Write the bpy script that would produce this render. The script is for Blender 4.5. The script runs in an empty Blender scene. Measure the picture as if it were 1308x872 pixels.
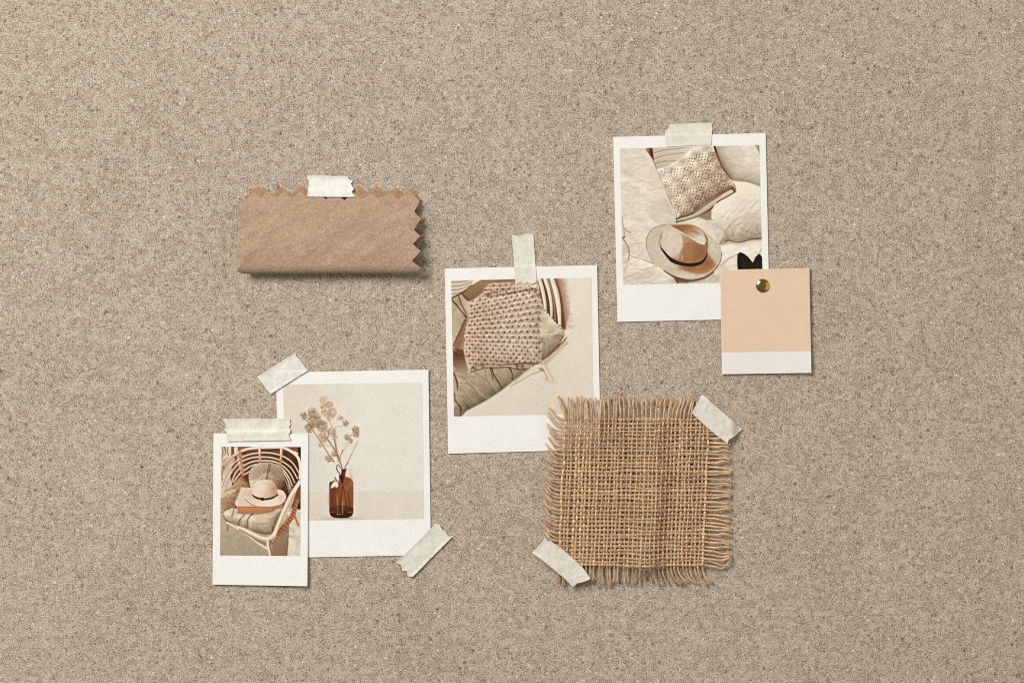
import bpy, math, random
import numpy as np
from mathutils import Vector
from mathutils.geometry import delaunay_2d_cdt

# ------------------------------------------------------------------ scale
S = 0.0004            # metres per photograph pixel: the board is seen 523 mm wide
MM = 0.001
def W(px, py): return ((px - 654.0) * S, (436.0 - py) * S)

scene = bpy.context.scene
COL = scene.collection

# ------------------------------------------------------------------ camera
cam = bpy.data.cameras.new('camera'); cam_o = bpy.data.objects.new('camera', cam); COL.objects.link(cam_o)
cam.lens = 85.0; cam.sensor_width = 36.0
cam_o.location = (0, 0, 1308 * S * 85.0 / 36.0)
cam.clip_start = 0.05; cam.clip_end = 50
scene.camera = cam_o
# ------------------------------------------------------------------ world (dim studio ambience)
wd = bpy.data.worlds.new('World'); scene.world = wd; wd.use_nodes = True
bg = wd.node_tree.nodes['Background']
bg.inputs[0].default_value = (1.0, 0.98, 0.95, 1); bg.inputs[1].default_value = 0.20
# ------------------------------------------------------------------ lamps
def area(name, loc, size, power, colour, target=(0, 0, 0)):
    l = bpy.data.lights.new(name, 'AREA'); l.shape = 'SQUARE'; l.size = size; l.energy = power; l.color = colour
    o = bpy.data.objects.new(name, l); COL.objects.link(o); o.location = loc
    d = Vector(target) - Vector(loc); o.rotation_euler = d.to_track_quat('-Z', 'Y').to_euler()
    return o
area('key_softbox', (-1.30, 1.22, 1.62), 1.05, 65.0, (1.0, 0.980, 0.945))
area('fill_softbox', (1.25, -0.05, 1.05), 1.7, 5.5, (1.0, 0.98, 0.95))
# ------------------------------------------------------------------ colour management
vs = scene.view_settings
vs.view_transform = 'Standard'; vs.look = 'None'; vs.exposure = 0.0; vs.gamma = 1.0; vs.use_curve_mapping = False
scene.cycles.use_denoising = False; scene.cycles.filter_width = 1.1
scene.cycles.max_bounces = 6

# ================================================================== helpers
K = 1.0              # what a white-lit surface shows for an albedo of 1
def lin(c):
    c = np.asarray(c, float) / 255.0
    return np.where(c <= 0.04045, c / 12.92, ((c + 0.055) / 1.055) ** 2.4)
def alb(r, g, b):
    v = np.clip(lin((r, g, b)) / K, 0, 0.95)
    return (float(v[0]), float(v[1]), float(v[2]), 1)

_lat = np.random.RandomState(77).rand(256, 256)
def vnoise(x, y, seed=0):
    x = np.asarray(x, float) + seed * 17.31; y = np.asarray(y, float) + seed * 9.73
    xi = np.floor(x).astype(int); yi = np.floor(y).astype(int)
    fx = x - xi; fy = y - yi
    fx = fx * fx * (3 - 2 * fx); fy = fy * fy * (3 - 2 * fy)
    a = _lat[xi % 256, yi % 256]; b = _lat[(xi + 1) % 256, yi % 256]
    c = _lat[xi % 256, (yi + 1) % 256]; d = _lat[(xi + 1) % 256, (yi + 1) % 256]
    return (a * (1 - fx) + b * fx) * (1 - fy) + (c * (1 - fx) + d * fx) * fy
def fbm(x, y, seed=0, oct=4):
    s = 0; a = 0.5; t = 0
    for k in range(oct):
        s = s + a * vnoise(x * 2 ** k, y * 2 ** k, seed + k * 3); t += a; a *= 0.55
    return s / t
def sstep(a, b, x):
    t = np.clip((x - a) / (b - a + 1e-12), 0, 1); return t * t * (3 - 2 * t)
def spline(pts, closed=False, n=8):
    P = [np.array(p, float) for p in pts]; m = len(P); out = []
    rng = range(m) if closed else range(m - 1)
    for i in rng:
        if closed: p0, p1, p2, p3 = P[i - 1], P[i], P[(i + 1) % m], P[(i + 2) % m]
        else: p0, p1, p2, p3 = P[max(i - 1, 0)], P[i], P[i + 1], P[min(i + 2, m - 1)]
        for k in range(n):
            t = k / n
            out.append(0.5 * ((2 * p1) + (-p0 + p2) * t + (2 * p0 - 5 * p1 + 4 * p2 - p3) * t * t + (-p0 + 3 * p1 - 3 * p2 + p3) * t ** 3))
    if not closed: out.append(P[-1])
    return np.array(out)

def link(name, me, parent=None):
    o = bpy.data.objects.new(name, me); COL.objects.link(o)
    if parent: o.parent = parent
    return o
def root(name, px, py, z=0.0):
    o = bpy.data.objects.new(name, None); COL.objects.link(o)
    x, y = W(px, py); o.location = (x, y, z); o.empty_display_size = 0.01
    return o
def tag(o, label, cat, group=None):
    o['label'] = label; o['category'] = cat
    if group: o['group'] = group

def resample(pts, step):
    pts = np.array(pts, float); out = []
    for i in range(len(pts)):
        a = pts[i]; b = pts[(i + 1) % len(pts)]; n = max(1, int(round(np.hypot(*(b - a)) / step)))
        for k in range(n): out.append(a + (b - a) * k / n)
    return np.array(out)
def inside(poly, x, y):
    poly = np.asarray(poly); r = np.zeros(np.shape(x), bool)
    x1, y1 = poly[:, 0], poly[:, 1]; x2, y2 = np.roll(x1, -1), np.roll(y1, -1)
    for i in range(len(poly)):
        if y1[i] == y2[i]: continue
        c = ((y1[i] > y) != (y2[i] > y)) & (x < (x2[i] - x1[i]) * (y - y1[i]) / (y2[i] - y1[i]) + x1[i])
        r ^= c
    return r
def segdist(poly, x, y, closed=True):
    d = np.full(np.shape(x), 1e9); n = len(poly)
    for i in range(n if closed else n - 1):
        a = poly[i]; b = poly[(i + 1) % n]; e = b - a; L = e @ e + 1e-12
        t = np.clip(((x - a[0]) * e[0] + (y - a[1]) * e[1]) / L, 0, 1)
        d = np.minimum(d, (x - a[0] - t * e[0]) ** 2 + (y - a[1] - t * e[1]) ** 2)
    return np.sqrt(d)

def triangulate(outline, spacing, bstep):
    b = resample(outline, bstep); n = len(b)
    x0, y0 = b.min(0); x1, y1 = b.max(0)
    gx, gy = np.meshgrid(np.arange(x0, x1, spacing), np.arange(y0, y1, spacing))
    rs = np.random.RandomState(5)
    gx = (gx + rs.uniform(-.2, .2, gx.shape) * spacing).ravel(); gy = (gy + rs.uniform(-.2, .2, gy.shape) * spacing).ravel()
    k = inside(b, gx, gy); gx, gy = gx[k], gy[k]
    k = segdist(b, gx, gy) > spacing * 0.45; gx, gy = gx[k], gy[k]
    pts = [Vector((float(p[0]), float(p[1]))) for p in b] + [Vector((float(p), float(q))) for p, q in zip(gx, gy)]
    v, e, f, *_ = delaunay_2d_cdt(pts, [(i, (i + 1) % n) for i in range(n)], [], 1, 1e-5)
    return np.array([(p.x, p.y) for p in v]), [tuple(t) for t in f]

def sheet(name, outline, mapf, thick, mat, parent=None, spacing=4, bstep=2, origin=None, reverse=None):
    """Thin solid sheet. mapf(x, y) -> (px, py, z mm); thickness downward along the sheet's normal."""
    v2, tris = triangulate(outline, spacing, bstep)
    px, py, z = mapf(v2[:, 0], v2[:, 1])
    co = np.stack([(px - 654) * S, (436 - py) * S, z * MM], 1)
    tris = np.array(tris)
    a, b, c = co[tris[:, 0]], co[tris[:, 1]], co[tris[:, 2]]
    # consistent orientation in the sheet's own plane
    va, vb, vc = v2[tris[:, 0]], v2[tris[:, 1]], v2[tris[:, 2]]
    s = (vb[:, 0] - va[:, 0]) * (vc[:, 1] - va[:, 1]) - (vb[:, 1] - va[:, 1]) * (vc[:, 0] - va[:, 0])
    flip = s > 0                                   # image y runs down
    tris[flip] = tris[flip][:, ::-1]
    a, b, c = co[tris[:, 0]], co[tris[:, 1]], co[tris[:, 2]]
    fn = np.cross(b - a, c - a); vn = np.zeros_like(co)
    for k in range(3): np.add.at(vn, tris[:, k], fn)
    vn /= (np.linalg.norm(vn, axis=1, keepdims=True) + 1e-20)
    low = co - vn * thick * MM
    n = len(co)
    # boundary edges
    cnt = {}
    for t in tris:
        for i in range(3):
            e = (int(t[i]), int(t[(i + 1) % 3])); cnt[e] = 1
    faces = [tuple(int(i) for i in t) for t in tris] + [tuple(int(i) + n for i in t[::-1]) for t in tris]
    for (i, j) in list(cnt):
        if (j, i) not in cnt: faces.append((j, i, i + n, j + n))
    allco = np.concatenate([co, low])
    if origin is not None: allco = allco - np.array([*W(*origin), 0.0])
    me = bpy.data.meshes.new(name); me.from_pydata(allco.tolist(), [], faces); me.update()
    me.shade_smooth(); me.set_sharp_from_angle(angle=math.radians(50))
    me.materials.append(mat)
    if reverse:
        me.materials.append(reverse); k = np.zeros(len(faces), np.int32); k[len(tris):] = 1; me.polygons.foreach_set('material_index', k)
    o = link(name, me, parent)
    if origin is not None and parent is None: o.location = (*W(*origin), 0)
    return o

# ------------------------------------------------------------------ material kit
class NT:
    def __init__(self, name):
        self.m = bpy.data.materials.new(name); self.m.use_nodes = True
        self.t = self.m.node_tree; self.n = self.t.nodes
        self.b = self.n['Principled BSDF']; self.out = self.n['Material Output']
        self.co = self.n.new('ShaderNodeNewGeometry').outputs['Position']
    def add(self, typ, **kw):
        q = self.n.new(typ)
        for k, v in kw.items(): setattr(q, k, v)
        return q
    def L(self, a, b): self.t.links.new(a, b)
    def noise(self, scale, detail=3, rough=0.6, off=0.0, dist=0.0, stretch=None, rot=0.0):
        m = self.add('ShaderNodeMapping'); self.L(self.co, m.inputs['Vector'])
        m.inputs['Location'].default_value = (off, off * 1.7, off * .3); m.inputs['Rotation'].default_value = (0, 0, rot)
        if stretch: m.inputs['Scale'].default_value = stretch
        q = self.add('ShaderNodeTexNoise'); self.L(m.outputs[0], q.inputs['Vector'])
        q.inputs['Scale'].default_value = scale; q.inputs['Detail'].default_value = detail
        q.inputs['Roughness'].default_value = rough; q.inputs['Distortion'].default_value = dist
        return q.outputs['Fac']
    def voro(self, scale, out='Color', rnd=1.0):
        q = self.add('ShaderNodeTexVoronoi'); self.L(self.co, q.inputs['Vector'])
        q.inputs['Scale'].default_value = scale; q.inputs['Randomness'].default_value = rnd
        return q.outputs[out]
    def math(self, op, a, b=0.0, c=0.0, clamp=False):
        q = self.add('ShaderNodeMath', operation=op, use_clamp=clamp)
        for i, v in enumerate((a, b, c)):
            if isinstance(v, (int, float)): q.inputs[i].default_value = v
            else: self.L(v, q.inputs[i])
        return q.outputs[0]
    def ramp(self, fac, stops, interp='LINEAR'):
        q = self.add('ShaderNodeValToRGB'); self.L(fac, q.inputs[0]); r = q.color_ramp; r.interpolation = interp
        while len(r.elements) < len(stops): r.elements.new(0.5)
        for e, (p, c) in zip(r.elements, stops): e.position = p; e.color = c
        return q.outputs[0]
    def mix(self, fac, a, b, blend='MIX'):
        q = self.add('ShaderNodeMix', data_type='RGBA', blend_type=blend)
        for s, v in ((q.inputs[0], fac), (q.inputs[6], a), (q.inputs[7], b)):
            if isinstance(v, (int, float)): s.default_value = v
            elif isinstance(v, tuple): s.default_value = v
            else: self.L(v, s)
        return q.outputs[2]
    def bump(self, h, dist, strength=1.0):
        q = self.add('ShaderNodeBump'); self.L(h, q.inputs['Height'])
        q.inputs['Distance'].default_value = dist; q.inputs['Strength'].default_value = strength
        self.L(q.outputs[0], self.b.inputs['Normal'])
    def base(self, c):
        if isinstance(c, tuple): self.b.inputs['Base Color'].default_value = c
        else: self.L(c, self.b.inputs['Base Color'])
    def setp(self, rough=0.7, spec=0.3, **kw):
        self.b.inputs['Roughness'].default_value = rough
        self.b.inputs['Specular IOR Level'].default_value = spec
        for k, v in kw.items(): self.b.inputs[k].default_value = v

def mat_board():
    t = NT('speckled_cork')
    grain = t.noise(1350, 2, 0.75)
    fine = t.noise(2100, 2, 0.6, off=3.1)
    broad = t.noise(24, 4, 0.6, off=1.3)
    chip = t.add('ShaderNodeSeparateColor'); t.L(t.voro(560), chip.inputs[0])
    v = t.math('MULTIPLY', grain, 0.66)
    v = t.math('MULTIPLY_ADD', fine, 0.58, v)
    v = t.math('MULTIPLY_ADD', chip.outputs[0], 0.09, v)
    v = t.math('MULTIPLY_ADD', broad, 0.05, v)
    v = t.math('SUBTRACT', v, 0.187)
    col = t.ramp(v, [(0.28, alb(74, 57, 41)), (0.40, alb(140, 122, 101)), (0.50, alb(184, 168, 148)), (0.59, alb(208, 194, 175)), (0.71, alb(235, 227, 211))])
    def specks(scale, ch, thr, size, amount, colour, col):
        c = t.add('ShaderNodeSeparateColor'); t.L(t.voro(scale), c.inputs[0]); d = t.voro(scale, 'Distance')
        wob = t.math('MULTIPLY_ADD', t.noise(1400, 1, .5, off=scale * .01), 0.35, d)
        m = t.math('MULTIPLY', t.math('GREATER_THAN', c.outputs[ch], thr), t.math('SUBTRACT', 1.0, t.math('SMOOTH_MIN', t.math('MULTIPLY', t.math('MAXIMUM', t.math('SUBTRACT', wob, size), 0.0), 8.0), 1.0, 0.05), clamp=True))
        return t.mix(t.math('MULTIPLY', m, amount), col, colour), m
    col, m1 = specks(620, 0, 0.88, 0.40, 0.52, alb(84, 62, 42), col)
    col, m2 = specks(330, 1, 0.93, 0.40, 0.6, alb(100, 76, 54), col)
    col, m3 = specks(520, 1, 0.958, 0.45, 0.6, alb(238, 231, 217), col)
    col, m4 = specks(230, 2, 0.92, 0.42, 0.25, alb(208, 195, 174), col)
    t.base(col); t.setp(0.85, 0.2)
    t.bump(t.math('MULTIPLY_ADD', m1, -0.5, t.math('MULTIPLY_ADD', m3, 0.25, v)), 0.0007, 0.65)
    return t.m
def mat_paper(name, rgb, rough=0.55):
    t = NT(name)
    g = t.noise(1300, 2, 0.7); b = t.noise(90, 3, 0.6, off=2)
    v = t.math('MULTIPLY_ADD', b, 0.3, t.math('MULTIPLY', g, 0.7))
    lo = tuple(int(c * 0.955) for c in rgb); hi = tuple(min(254, int(c * 1.03)) for c in rgb)
    t.base(t.ramp(v, [(0.3, alb(*lo)), (0.7, alb(*hi))])); t.setp(rough, 0.3); t.bump(g, 0.00012, 0.5)
    return t.m
def mat_picture():
    t = NT('printed_picture')
    a = t.add('ShaderNodeAttribute', attribute_name='ink')
    g = t.noise(1350, 2, 0.7)
    t.base(t.mix(1.0, a.outputs['Color'], t.ramp(g, [(0.28, (0.93, 0.93, 0.93, 1)), (0.72, (1.07, 1.07, 1.07, 1))]), 'MULTIPLY'))
    t.setp(0.5, 0.12)
    return t.m
def mat_tape(name, rgb, see, seed):
    t = NT(name)
    fib = t.noise(420, 4, 0.65, off=seed, dist=0.6); g = t.noise(1500, 2, 0.7, off=seed + 1)
    br = t.noise(110, 3, 0.6, off=seed + 2)
    v = t.math('MULTIPLY_ADD', fib, 0.5, t.math('MULTIPLY_ADD', g, 0.25, t.math('MULTIPLY', br, 0.25)))
    lo = tuple(int(c * 0.90) for c in rgb); hi = tuple(min(253, int(c * 1.05)) for c in rgb)
    t.base(t.ramp(v, [(0.33, alb(*lo)), (0.52, alb(*rgb)), (0.68, alb(*hi))])); t.setp(0.7, 0.2)
    t.bump(v, 0.0005, 0.45)
    tr = t.add('ShaderNodeBsdfTransparent'); mx = t.add('ShaderNodeMixShader'); mx.inputs[0].default_value = see
    t.L(t.b.outputs[0], mx.inputs[1]); t.L(tr.outputs[0], mx.inputs[2]); t.L(mx.outputs[0], t.out.inputs[0])
    return t.m
def mat_felt(name, a, b_, c):
    t = NT(name)
    nap = t.noise(950, 3, 0.75); br = t.noise(70, 4, 0.6, off=.4, dist=.5); w = t.noise(240, 3, .6, off=1.7, stretch=(1, 2.2, 1), rot=.6)
    v = t.math('MULTIPLY_ADD', nap, 0.7, t.math('MULTIPLY_ADD', br, 0.15, t.math('MULTIPLY', w, 0.15)))
    t.base(t.ramp(v, [(0.28, alb(*a)), (0.5, alb(*b_)), (0.66, alb(*c))]))
    t.setp(0.95, 0.1, **{'Sheen Weight': 0.15, 'Sheen Roughness': 0.5}); t.bump(v, 0.0005, 0.4)
    return t.m
def mat_jute():
    t = NT('jute_thread')
    a = t.add('ShaderNodeAttribute', attribute_name='tone')
    n1 = t.noise(900, 3, 0.7); n2 = t.noise(2600, 2, 0.6, off=2)
    v = t.math('MULTIPLY_ADD', n1, 0.6, t.math('MULTIPLY', n2, 0.4))
    t.base(t.mix(1.0, a.outputs['Color'], t.ramp(v, [(0.3, (0.70, 0.66, 0.62, 1)), (0.7, (1.30, 1.32, 1.34, 1))]), 'MULTIPLY'))
    t.setp(0.6, 0.35); t.bump(v, 0.0005, 0.7)
    return t.m
def mat_brass():
    t = NT('polished_brass')
    n = t.noise(900, 2, 0.5)
    t.base(t.ramp(n, [(0.3, (0.52, 0.31, 0.10, 1)), (0.7, (0.60, 0.37, 0.13, 1))])); t.setp(0.17, 0.5, Metallic=1.0)
    return t.m
def mat_steel():
    t = NT('steel_pin'); t.base((0.6, 0.6, 0.6, 1)); t.setp(0.3, 0.5, Metallic=1.0); return t.m
M_BOARD = mat_board(); M_PIC = mat_picture(); M_FELT = mat_felt('tan_felt', (146, 118, 95), (174, 146, 122), (197, 171, 147)); M_FELT_IN = mat_felt('tan_felt_reverse', (138, 104, 76), (170, 134, 102), (196, 160, 127)); M_JUTE = mat_jute(); M_BRASS = mat_brass(); M_STEEL = mat_steel()
M_WHITE = mat_paper('white_photo_paper', (245, 241, 235)); M_WHITE2 = mat_paper('grey_white_card', (237, 232, 226)); M_PEACH = mat_paper('peach_ink', (232, 202, 171), 0.6)
M_TAPE = mat_tape('paper_tape', (239, 233, 219), 0.12, 0.0); M_TAPE_W = mat_tape('white_paper_tape', (234, 230, 221), 0.05, 4.0)
M_TAPE_G = mat_tape('grey_crumpled_tape', (229, 222, 209), 0.03, 8.0)

# ================================================================== the board
me = bpy.data.meshes.new('pinboard')
hx, hy, th = 0.62, 0.46, 0.012
me.from_pydata([(-hx, -hy, -th), (hx, -hy, -th), (hx, hy, -th), (-hx, hy, -th), (-hx, -hy, 0), (hx, -hy, 0), (hx, hy, 0), (-hx, hy, 0)], [],
               [(3, 2, 1, 0), (4, 5, 6, 7), (0, 1, 5, 4), (1, 2, 6, 5), (2, 3, 7, 6), (3, 0, 4, 7)])
me.materials.append(M_BOARD)
board = link('pinboard', me); board['kind'] = 'structure'; board['label'] = 'beige speckled cork board everything is fixed to'

# ================================================================== printed pictures: a tiny painter working on a grid of ink
class Pic:
    def __init__(self, quad, step=0.55, seed=1):
        q = np.array(quad, float)
        self.nu = int(np.hypot(*(q[1] - q[0])) / step); self.nv = int(np.hypot(*(q[3] - q[0])) / step)
        u, v = np.meshgrid(np.linspace(0, 1, self.nu), np.linspace(0, 1, self.nv))
        p = (q[0] * ((1 - u) * (1 - v))[..., None] + q[1] * (u * (1 - v))[..., None] + q[2] * (u * v)[..., None] + q[3] * ((1 - u) * v)[..., None])
        self.X = p[..., 0].ravel(); self.Y = p[..., 1].ravel(); self.C = np.zeros((len(self.X), 3)); self.rs = np.random.RandomState(seed)
        self.frame(0, 0, 1)
    def frame(self, ox, oy, s): self.o = (ox, oy); self.s = s; return self
    def tp(self, pts): return np.array([[self.o[0] + p[0] / self.s, self.o[1] + p[1] / self.s] for p in pts])
    def local(self, idx): return (self.X[idx] - self.o[0]) * self.s, (self.Y[idx] - self.o[1]) * self.s
    def put(self, idx, m, col):
        c = col(*self.local(idx)) if callable(col) else np.array(col[:3], float)
        self.C[idx] = self.C[idx] * (1 - m[:, None]) + c * m[:, None]
    def bb(self, P, mg):
        return np.where((self.X > P[:, 0].min() - mg) & (self.X < P[:, 0].max() + mg) & (self.Y > P[:, 1].min() - mg) & (self.Y < P[:, 1].max() + mg))[0]
    def fill(self, col): self.put(np.arange(len(self.X)), np.ones(len(self.X)), col)
    def poly(self, pts, col, blur=0.55, a=1.0, smooth=False, n=6):
        P = self.tp(pts)
        if smooth: P = spline(P, True, n)
        i = self.bb(P, blur * 2 + 1)
        if not len(i): return
        x, y = self.X[i], self.Y[i]; d = segdist(P, x, y); d = np.where(inside(P, x, y), -d, d)
        self.put(i, a * (1 - sstep(-blur, blur, d)), col)
    def line(self, pts, w, col, blur=0.4, a=1.0, smooth=True, n=7):
        blur = blur * 1.25 + .1
        P = self.tp(pts); k = len(P)
        ws = np.array(w if hasattr(w, '__len__') else [w] * k, float) / self.s / 2
        ws = np.maximum(ws, blur * 0.6)
        if len(ws) != k: ws = np.interp(np.linspace(0, 1, k), np.linspace(0, 1, len(ws)), ws)
        if smooth and k > 2:
            Q = spline(np.c_[P, ws], False, n); P, ws = Q[:, :2], np.maximum(Q[:, 2], 0)
        i = self.bb(P, ws.max() + blur * 2 + 1)
        if not len(i): return
        x, y = self.X[i], self.Y[i]; m = np.zeros(len(i))
        for j in range(len(P) - 1):
            e = P[j + 1] - P[j]; L = e @ e + 1e-9
            t = np.clip(((x - P[j, 0]) * e[0] + (y - P[j, 1]) * e[1]) / L, 0, 1)
            d = np.hypot(x - P[j, 0] - t * e[0], y - P[j, 1] - t * e[1]) - (ws[j] + (ws[j + 1] - ws[j]) * t)
            m = np.maximum(m, 1 - sstep(-blur, blur, d))
        # thin strokes keep their ink share
        self.put(i, a * m, col)
    def blob(self, c, r, col, a=1.0, rot=0.0, p=1.0):
        P = self.tp([c]); rx, ry = (r if hasattr(r, '__len__') else (r, r)); rx /= self.s; ry /= self.s
        i = self.bb(P, 3 * max(rx, ry))
        if not len(i): return
        x, y = self.X[i] - P[0, 0], self.Y[i] - P[0, 1]; cr, sr = math.cos(rot), math.sin(rot)
        e = ((x * cr + y * sr) / rx) ** 2 + ((-x * sr + y * cr) / ry) ** 2
        self.put(i, a * np.exp(-e ** p), col)
    def tex(self, f, pts=None, smooth=False):
        """multiply by f(x, y) in the frame's own units, inside the outline"""
        if pts is None: i = np.arange(len(self.X)); m = np.ones(len(i))
        else:
            P = self.tp(pts)
            if smooth: P = spline(P, True, 6)
            i = self.bb(P, 1); x, y = self.X[i], self.Y[i]; d = segdist(P, x, y); m = np.where(inside(P, x, y), sstep(0, 0.7, d), 0)
        g = f(*self.local(i)); g = g[:, None] if g.ndim == 1 else g
        self.C[i] *= 1 + (g - 1) * m[:, None]
    def puff(self, pts, w, g, light=(-.6, -.8), wr=0.0, ws=0.03, st=(1, 1), rot=0.0, seed=0, smooth=False, step=1.2):
        """the photographed thing's own modelling: a padded outline with creases, lit from one side"""
        P = self.tp(pts)
        if smooth: P = spline(P, True, 5)
        i = self.bb(P, 0)
        x, y = self.X[i], self.Y[i]; k = inside(P, x, y); i = i[k]; x, y = x[k], y[k]; w = w / self.s
        c, s_ = math.cos(rot), math.sin(rot)
        def h(x, y):
            d = np.where(inside(P, x, y), segdist(P, x, y), 0); f = 1 - np.exp(-d / w)
            if wr:
                u = (x * c + y * s_) * ws * self.s * st[0]; v = (-x * s_ + y * c) * ws * self.s * st[1]
                q = fbm(u + 1.5 * vnoise(u * .5, v * .5, seed + 9), v, seed, 4); f = f + 0.15 * wr * (1 - np.abs(2 * q - 1)) * (1 - np.exp(-d / (w * .5)))
            return f
        sh = (h(x, y) - h(x + light[0] * step, y + light[1] * step)) / step
        m = np.clip(1 + g * sh * w, .5, 1.10)
        # shade runs warm: the dark side of a sepia print keeps more red
        self.C[i] *= np.stack([m, m ** 1.12, m ** 1.25], 1)
    def develop(self, amount=0.12, grain=3.0):
        """local contrast and film grain of the printed picture"""
        im = np.clip(self.C, 0, 255).reshape(self.nv, self.nu, 3)
        def box(a, r):
            for ax in (0, 1):
                pad = [(0, 0)] * 3; pad[ax] = (r + 1, r); c = np.cumsum(np.pad(a, pad, mode='edge'), axis=ax)
                hi = [slice(None)] * 3; lo = [slice(None)] * 3; hi[ax] = slice(2 * r + 1, None); lo[ax] = slice(0, -2 * r - 1)
                a = (c[tuple(hi)] - c[tuple(lo)]) / (2 * r + 1)
            return a
        out = im + amount * (im - box(box(im, 2), 2)) + 0.12 * (im - box(box(im, 9), 9))
        out = 10 + out * 0.945                      # a faded print: its blacks are lifted
        g = self.rs.normal(0, 1, (self.nv, self.nu, 1)); g = box(g, 1) * 2.2
        self.C = (out + g * grain).reshape(-1, 3)
    def build(self, parent, origin, zf):
        self.develop()
        C = np.clip(self.C, 4, 250); C = np.clip(lin(C) / K, 0, 0.88)
        ox, oy = W(*origin)
        co = np.stack([(self.X - 654) * S - ox, (436 - self.Y) * S - oy, (zf(self.X, self.Y) + 0.05) * MM], 1)
        nu, nv = self.nu, self.nv
        a = (np.arange(nv - 1)[:, None] * nu + np.arange(nu - 1)[None]).ravel()
        f = np.stack([a, a + nu, a + nu + 1, a + 1], 1)
        me = bpy.data.meshes.new('picture')
        me.vertices.add(len(co)); me.vertices.foreach_set('co', co.astype(np.float32).ravel())
        me.loops.add(f.size); me.loops.foreach_set('vertex_index', f.ravel().astype(np.int32))
        me.polygons.add(len(f)); me.polygons.foreach_set('loop_start', (np.arange(len(f)) * 4).astype(np.int32))
        me.update(calc_edges=True); me.validate()
        at = me.color_attributes.new('ink', 'FLOAT_COLOR', 'POINT')
        at.data.foreach_set('color', np.c_[C, np.ones(len(C))].astype(np.float32).ravel())
        me.shade_smooth(); me.materials.append(M_PIC)
        return link('picture', me, parent)
def G(c0, c1, p0, p1, hard=False):
    c0 = np.array(c0, float); c1 = np.array(c1, float); d = (p1[0] - p0[0], p1[1] - p0[1]); L = d[0] ** 2 + d[1] ** 2
    def f(x, y):
        t = np.clip(((x - p0[0]) * d[0] + (y - p0[1]) * d[1]) / L, 0, 1)[:, None]
        return c0 * (1 - t) + c1 * t
    return f
def TX(scale, amp, seed=0, stretch=(1, 1), rot=0.0, oct=4):
    def f(x, y):
        c, s = math.cos(rot), math.sin(rot)
        return 1 + amp * 2 * (fbm((x * c + y * s) * scale * stretch[0], (-x * s + y * c) * scale * stretch[1], seed, oct) - 0.5)
    return f

def quad_z(quad, base, curls):
    """Height (mm) of a card's face: base plus lifts towards chosen edges or corners."""
    q = np.array(quad, float); ex = q[1] - q[0]; ey = q[3] - q[0]
    D = np.linalg.inv(np.array([ex, ey]).T)
    def f(x, y):
        u = D[0, 0] * (x - q[0, 0]) + D[0, 1] * (y - q[0, 1]); v = D[1, 0] * (x - q[0, 0]) + D[1, 1] * (y - q[0, 1])
        z = base + 0 * u
        for (cu, cv, h, p) in curls:
            t = np.clip((u if cu == 1 else 1 - u) if cv is None else ((v if cv == 1 else 1 - v) if cu is None else (u if cu else 1 - u) * (v if cv else 1 - v)), 0, 1.05)
            z = z + h * t ** p
        return z
    return f
def card(quad, zf, mat, parent, name, origin, thick=0.3):
    return sheet(name, quad, lambda x, y: (x, y, zf(x, y)), thick, mat, parent, 7, 3, origin)

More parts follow.
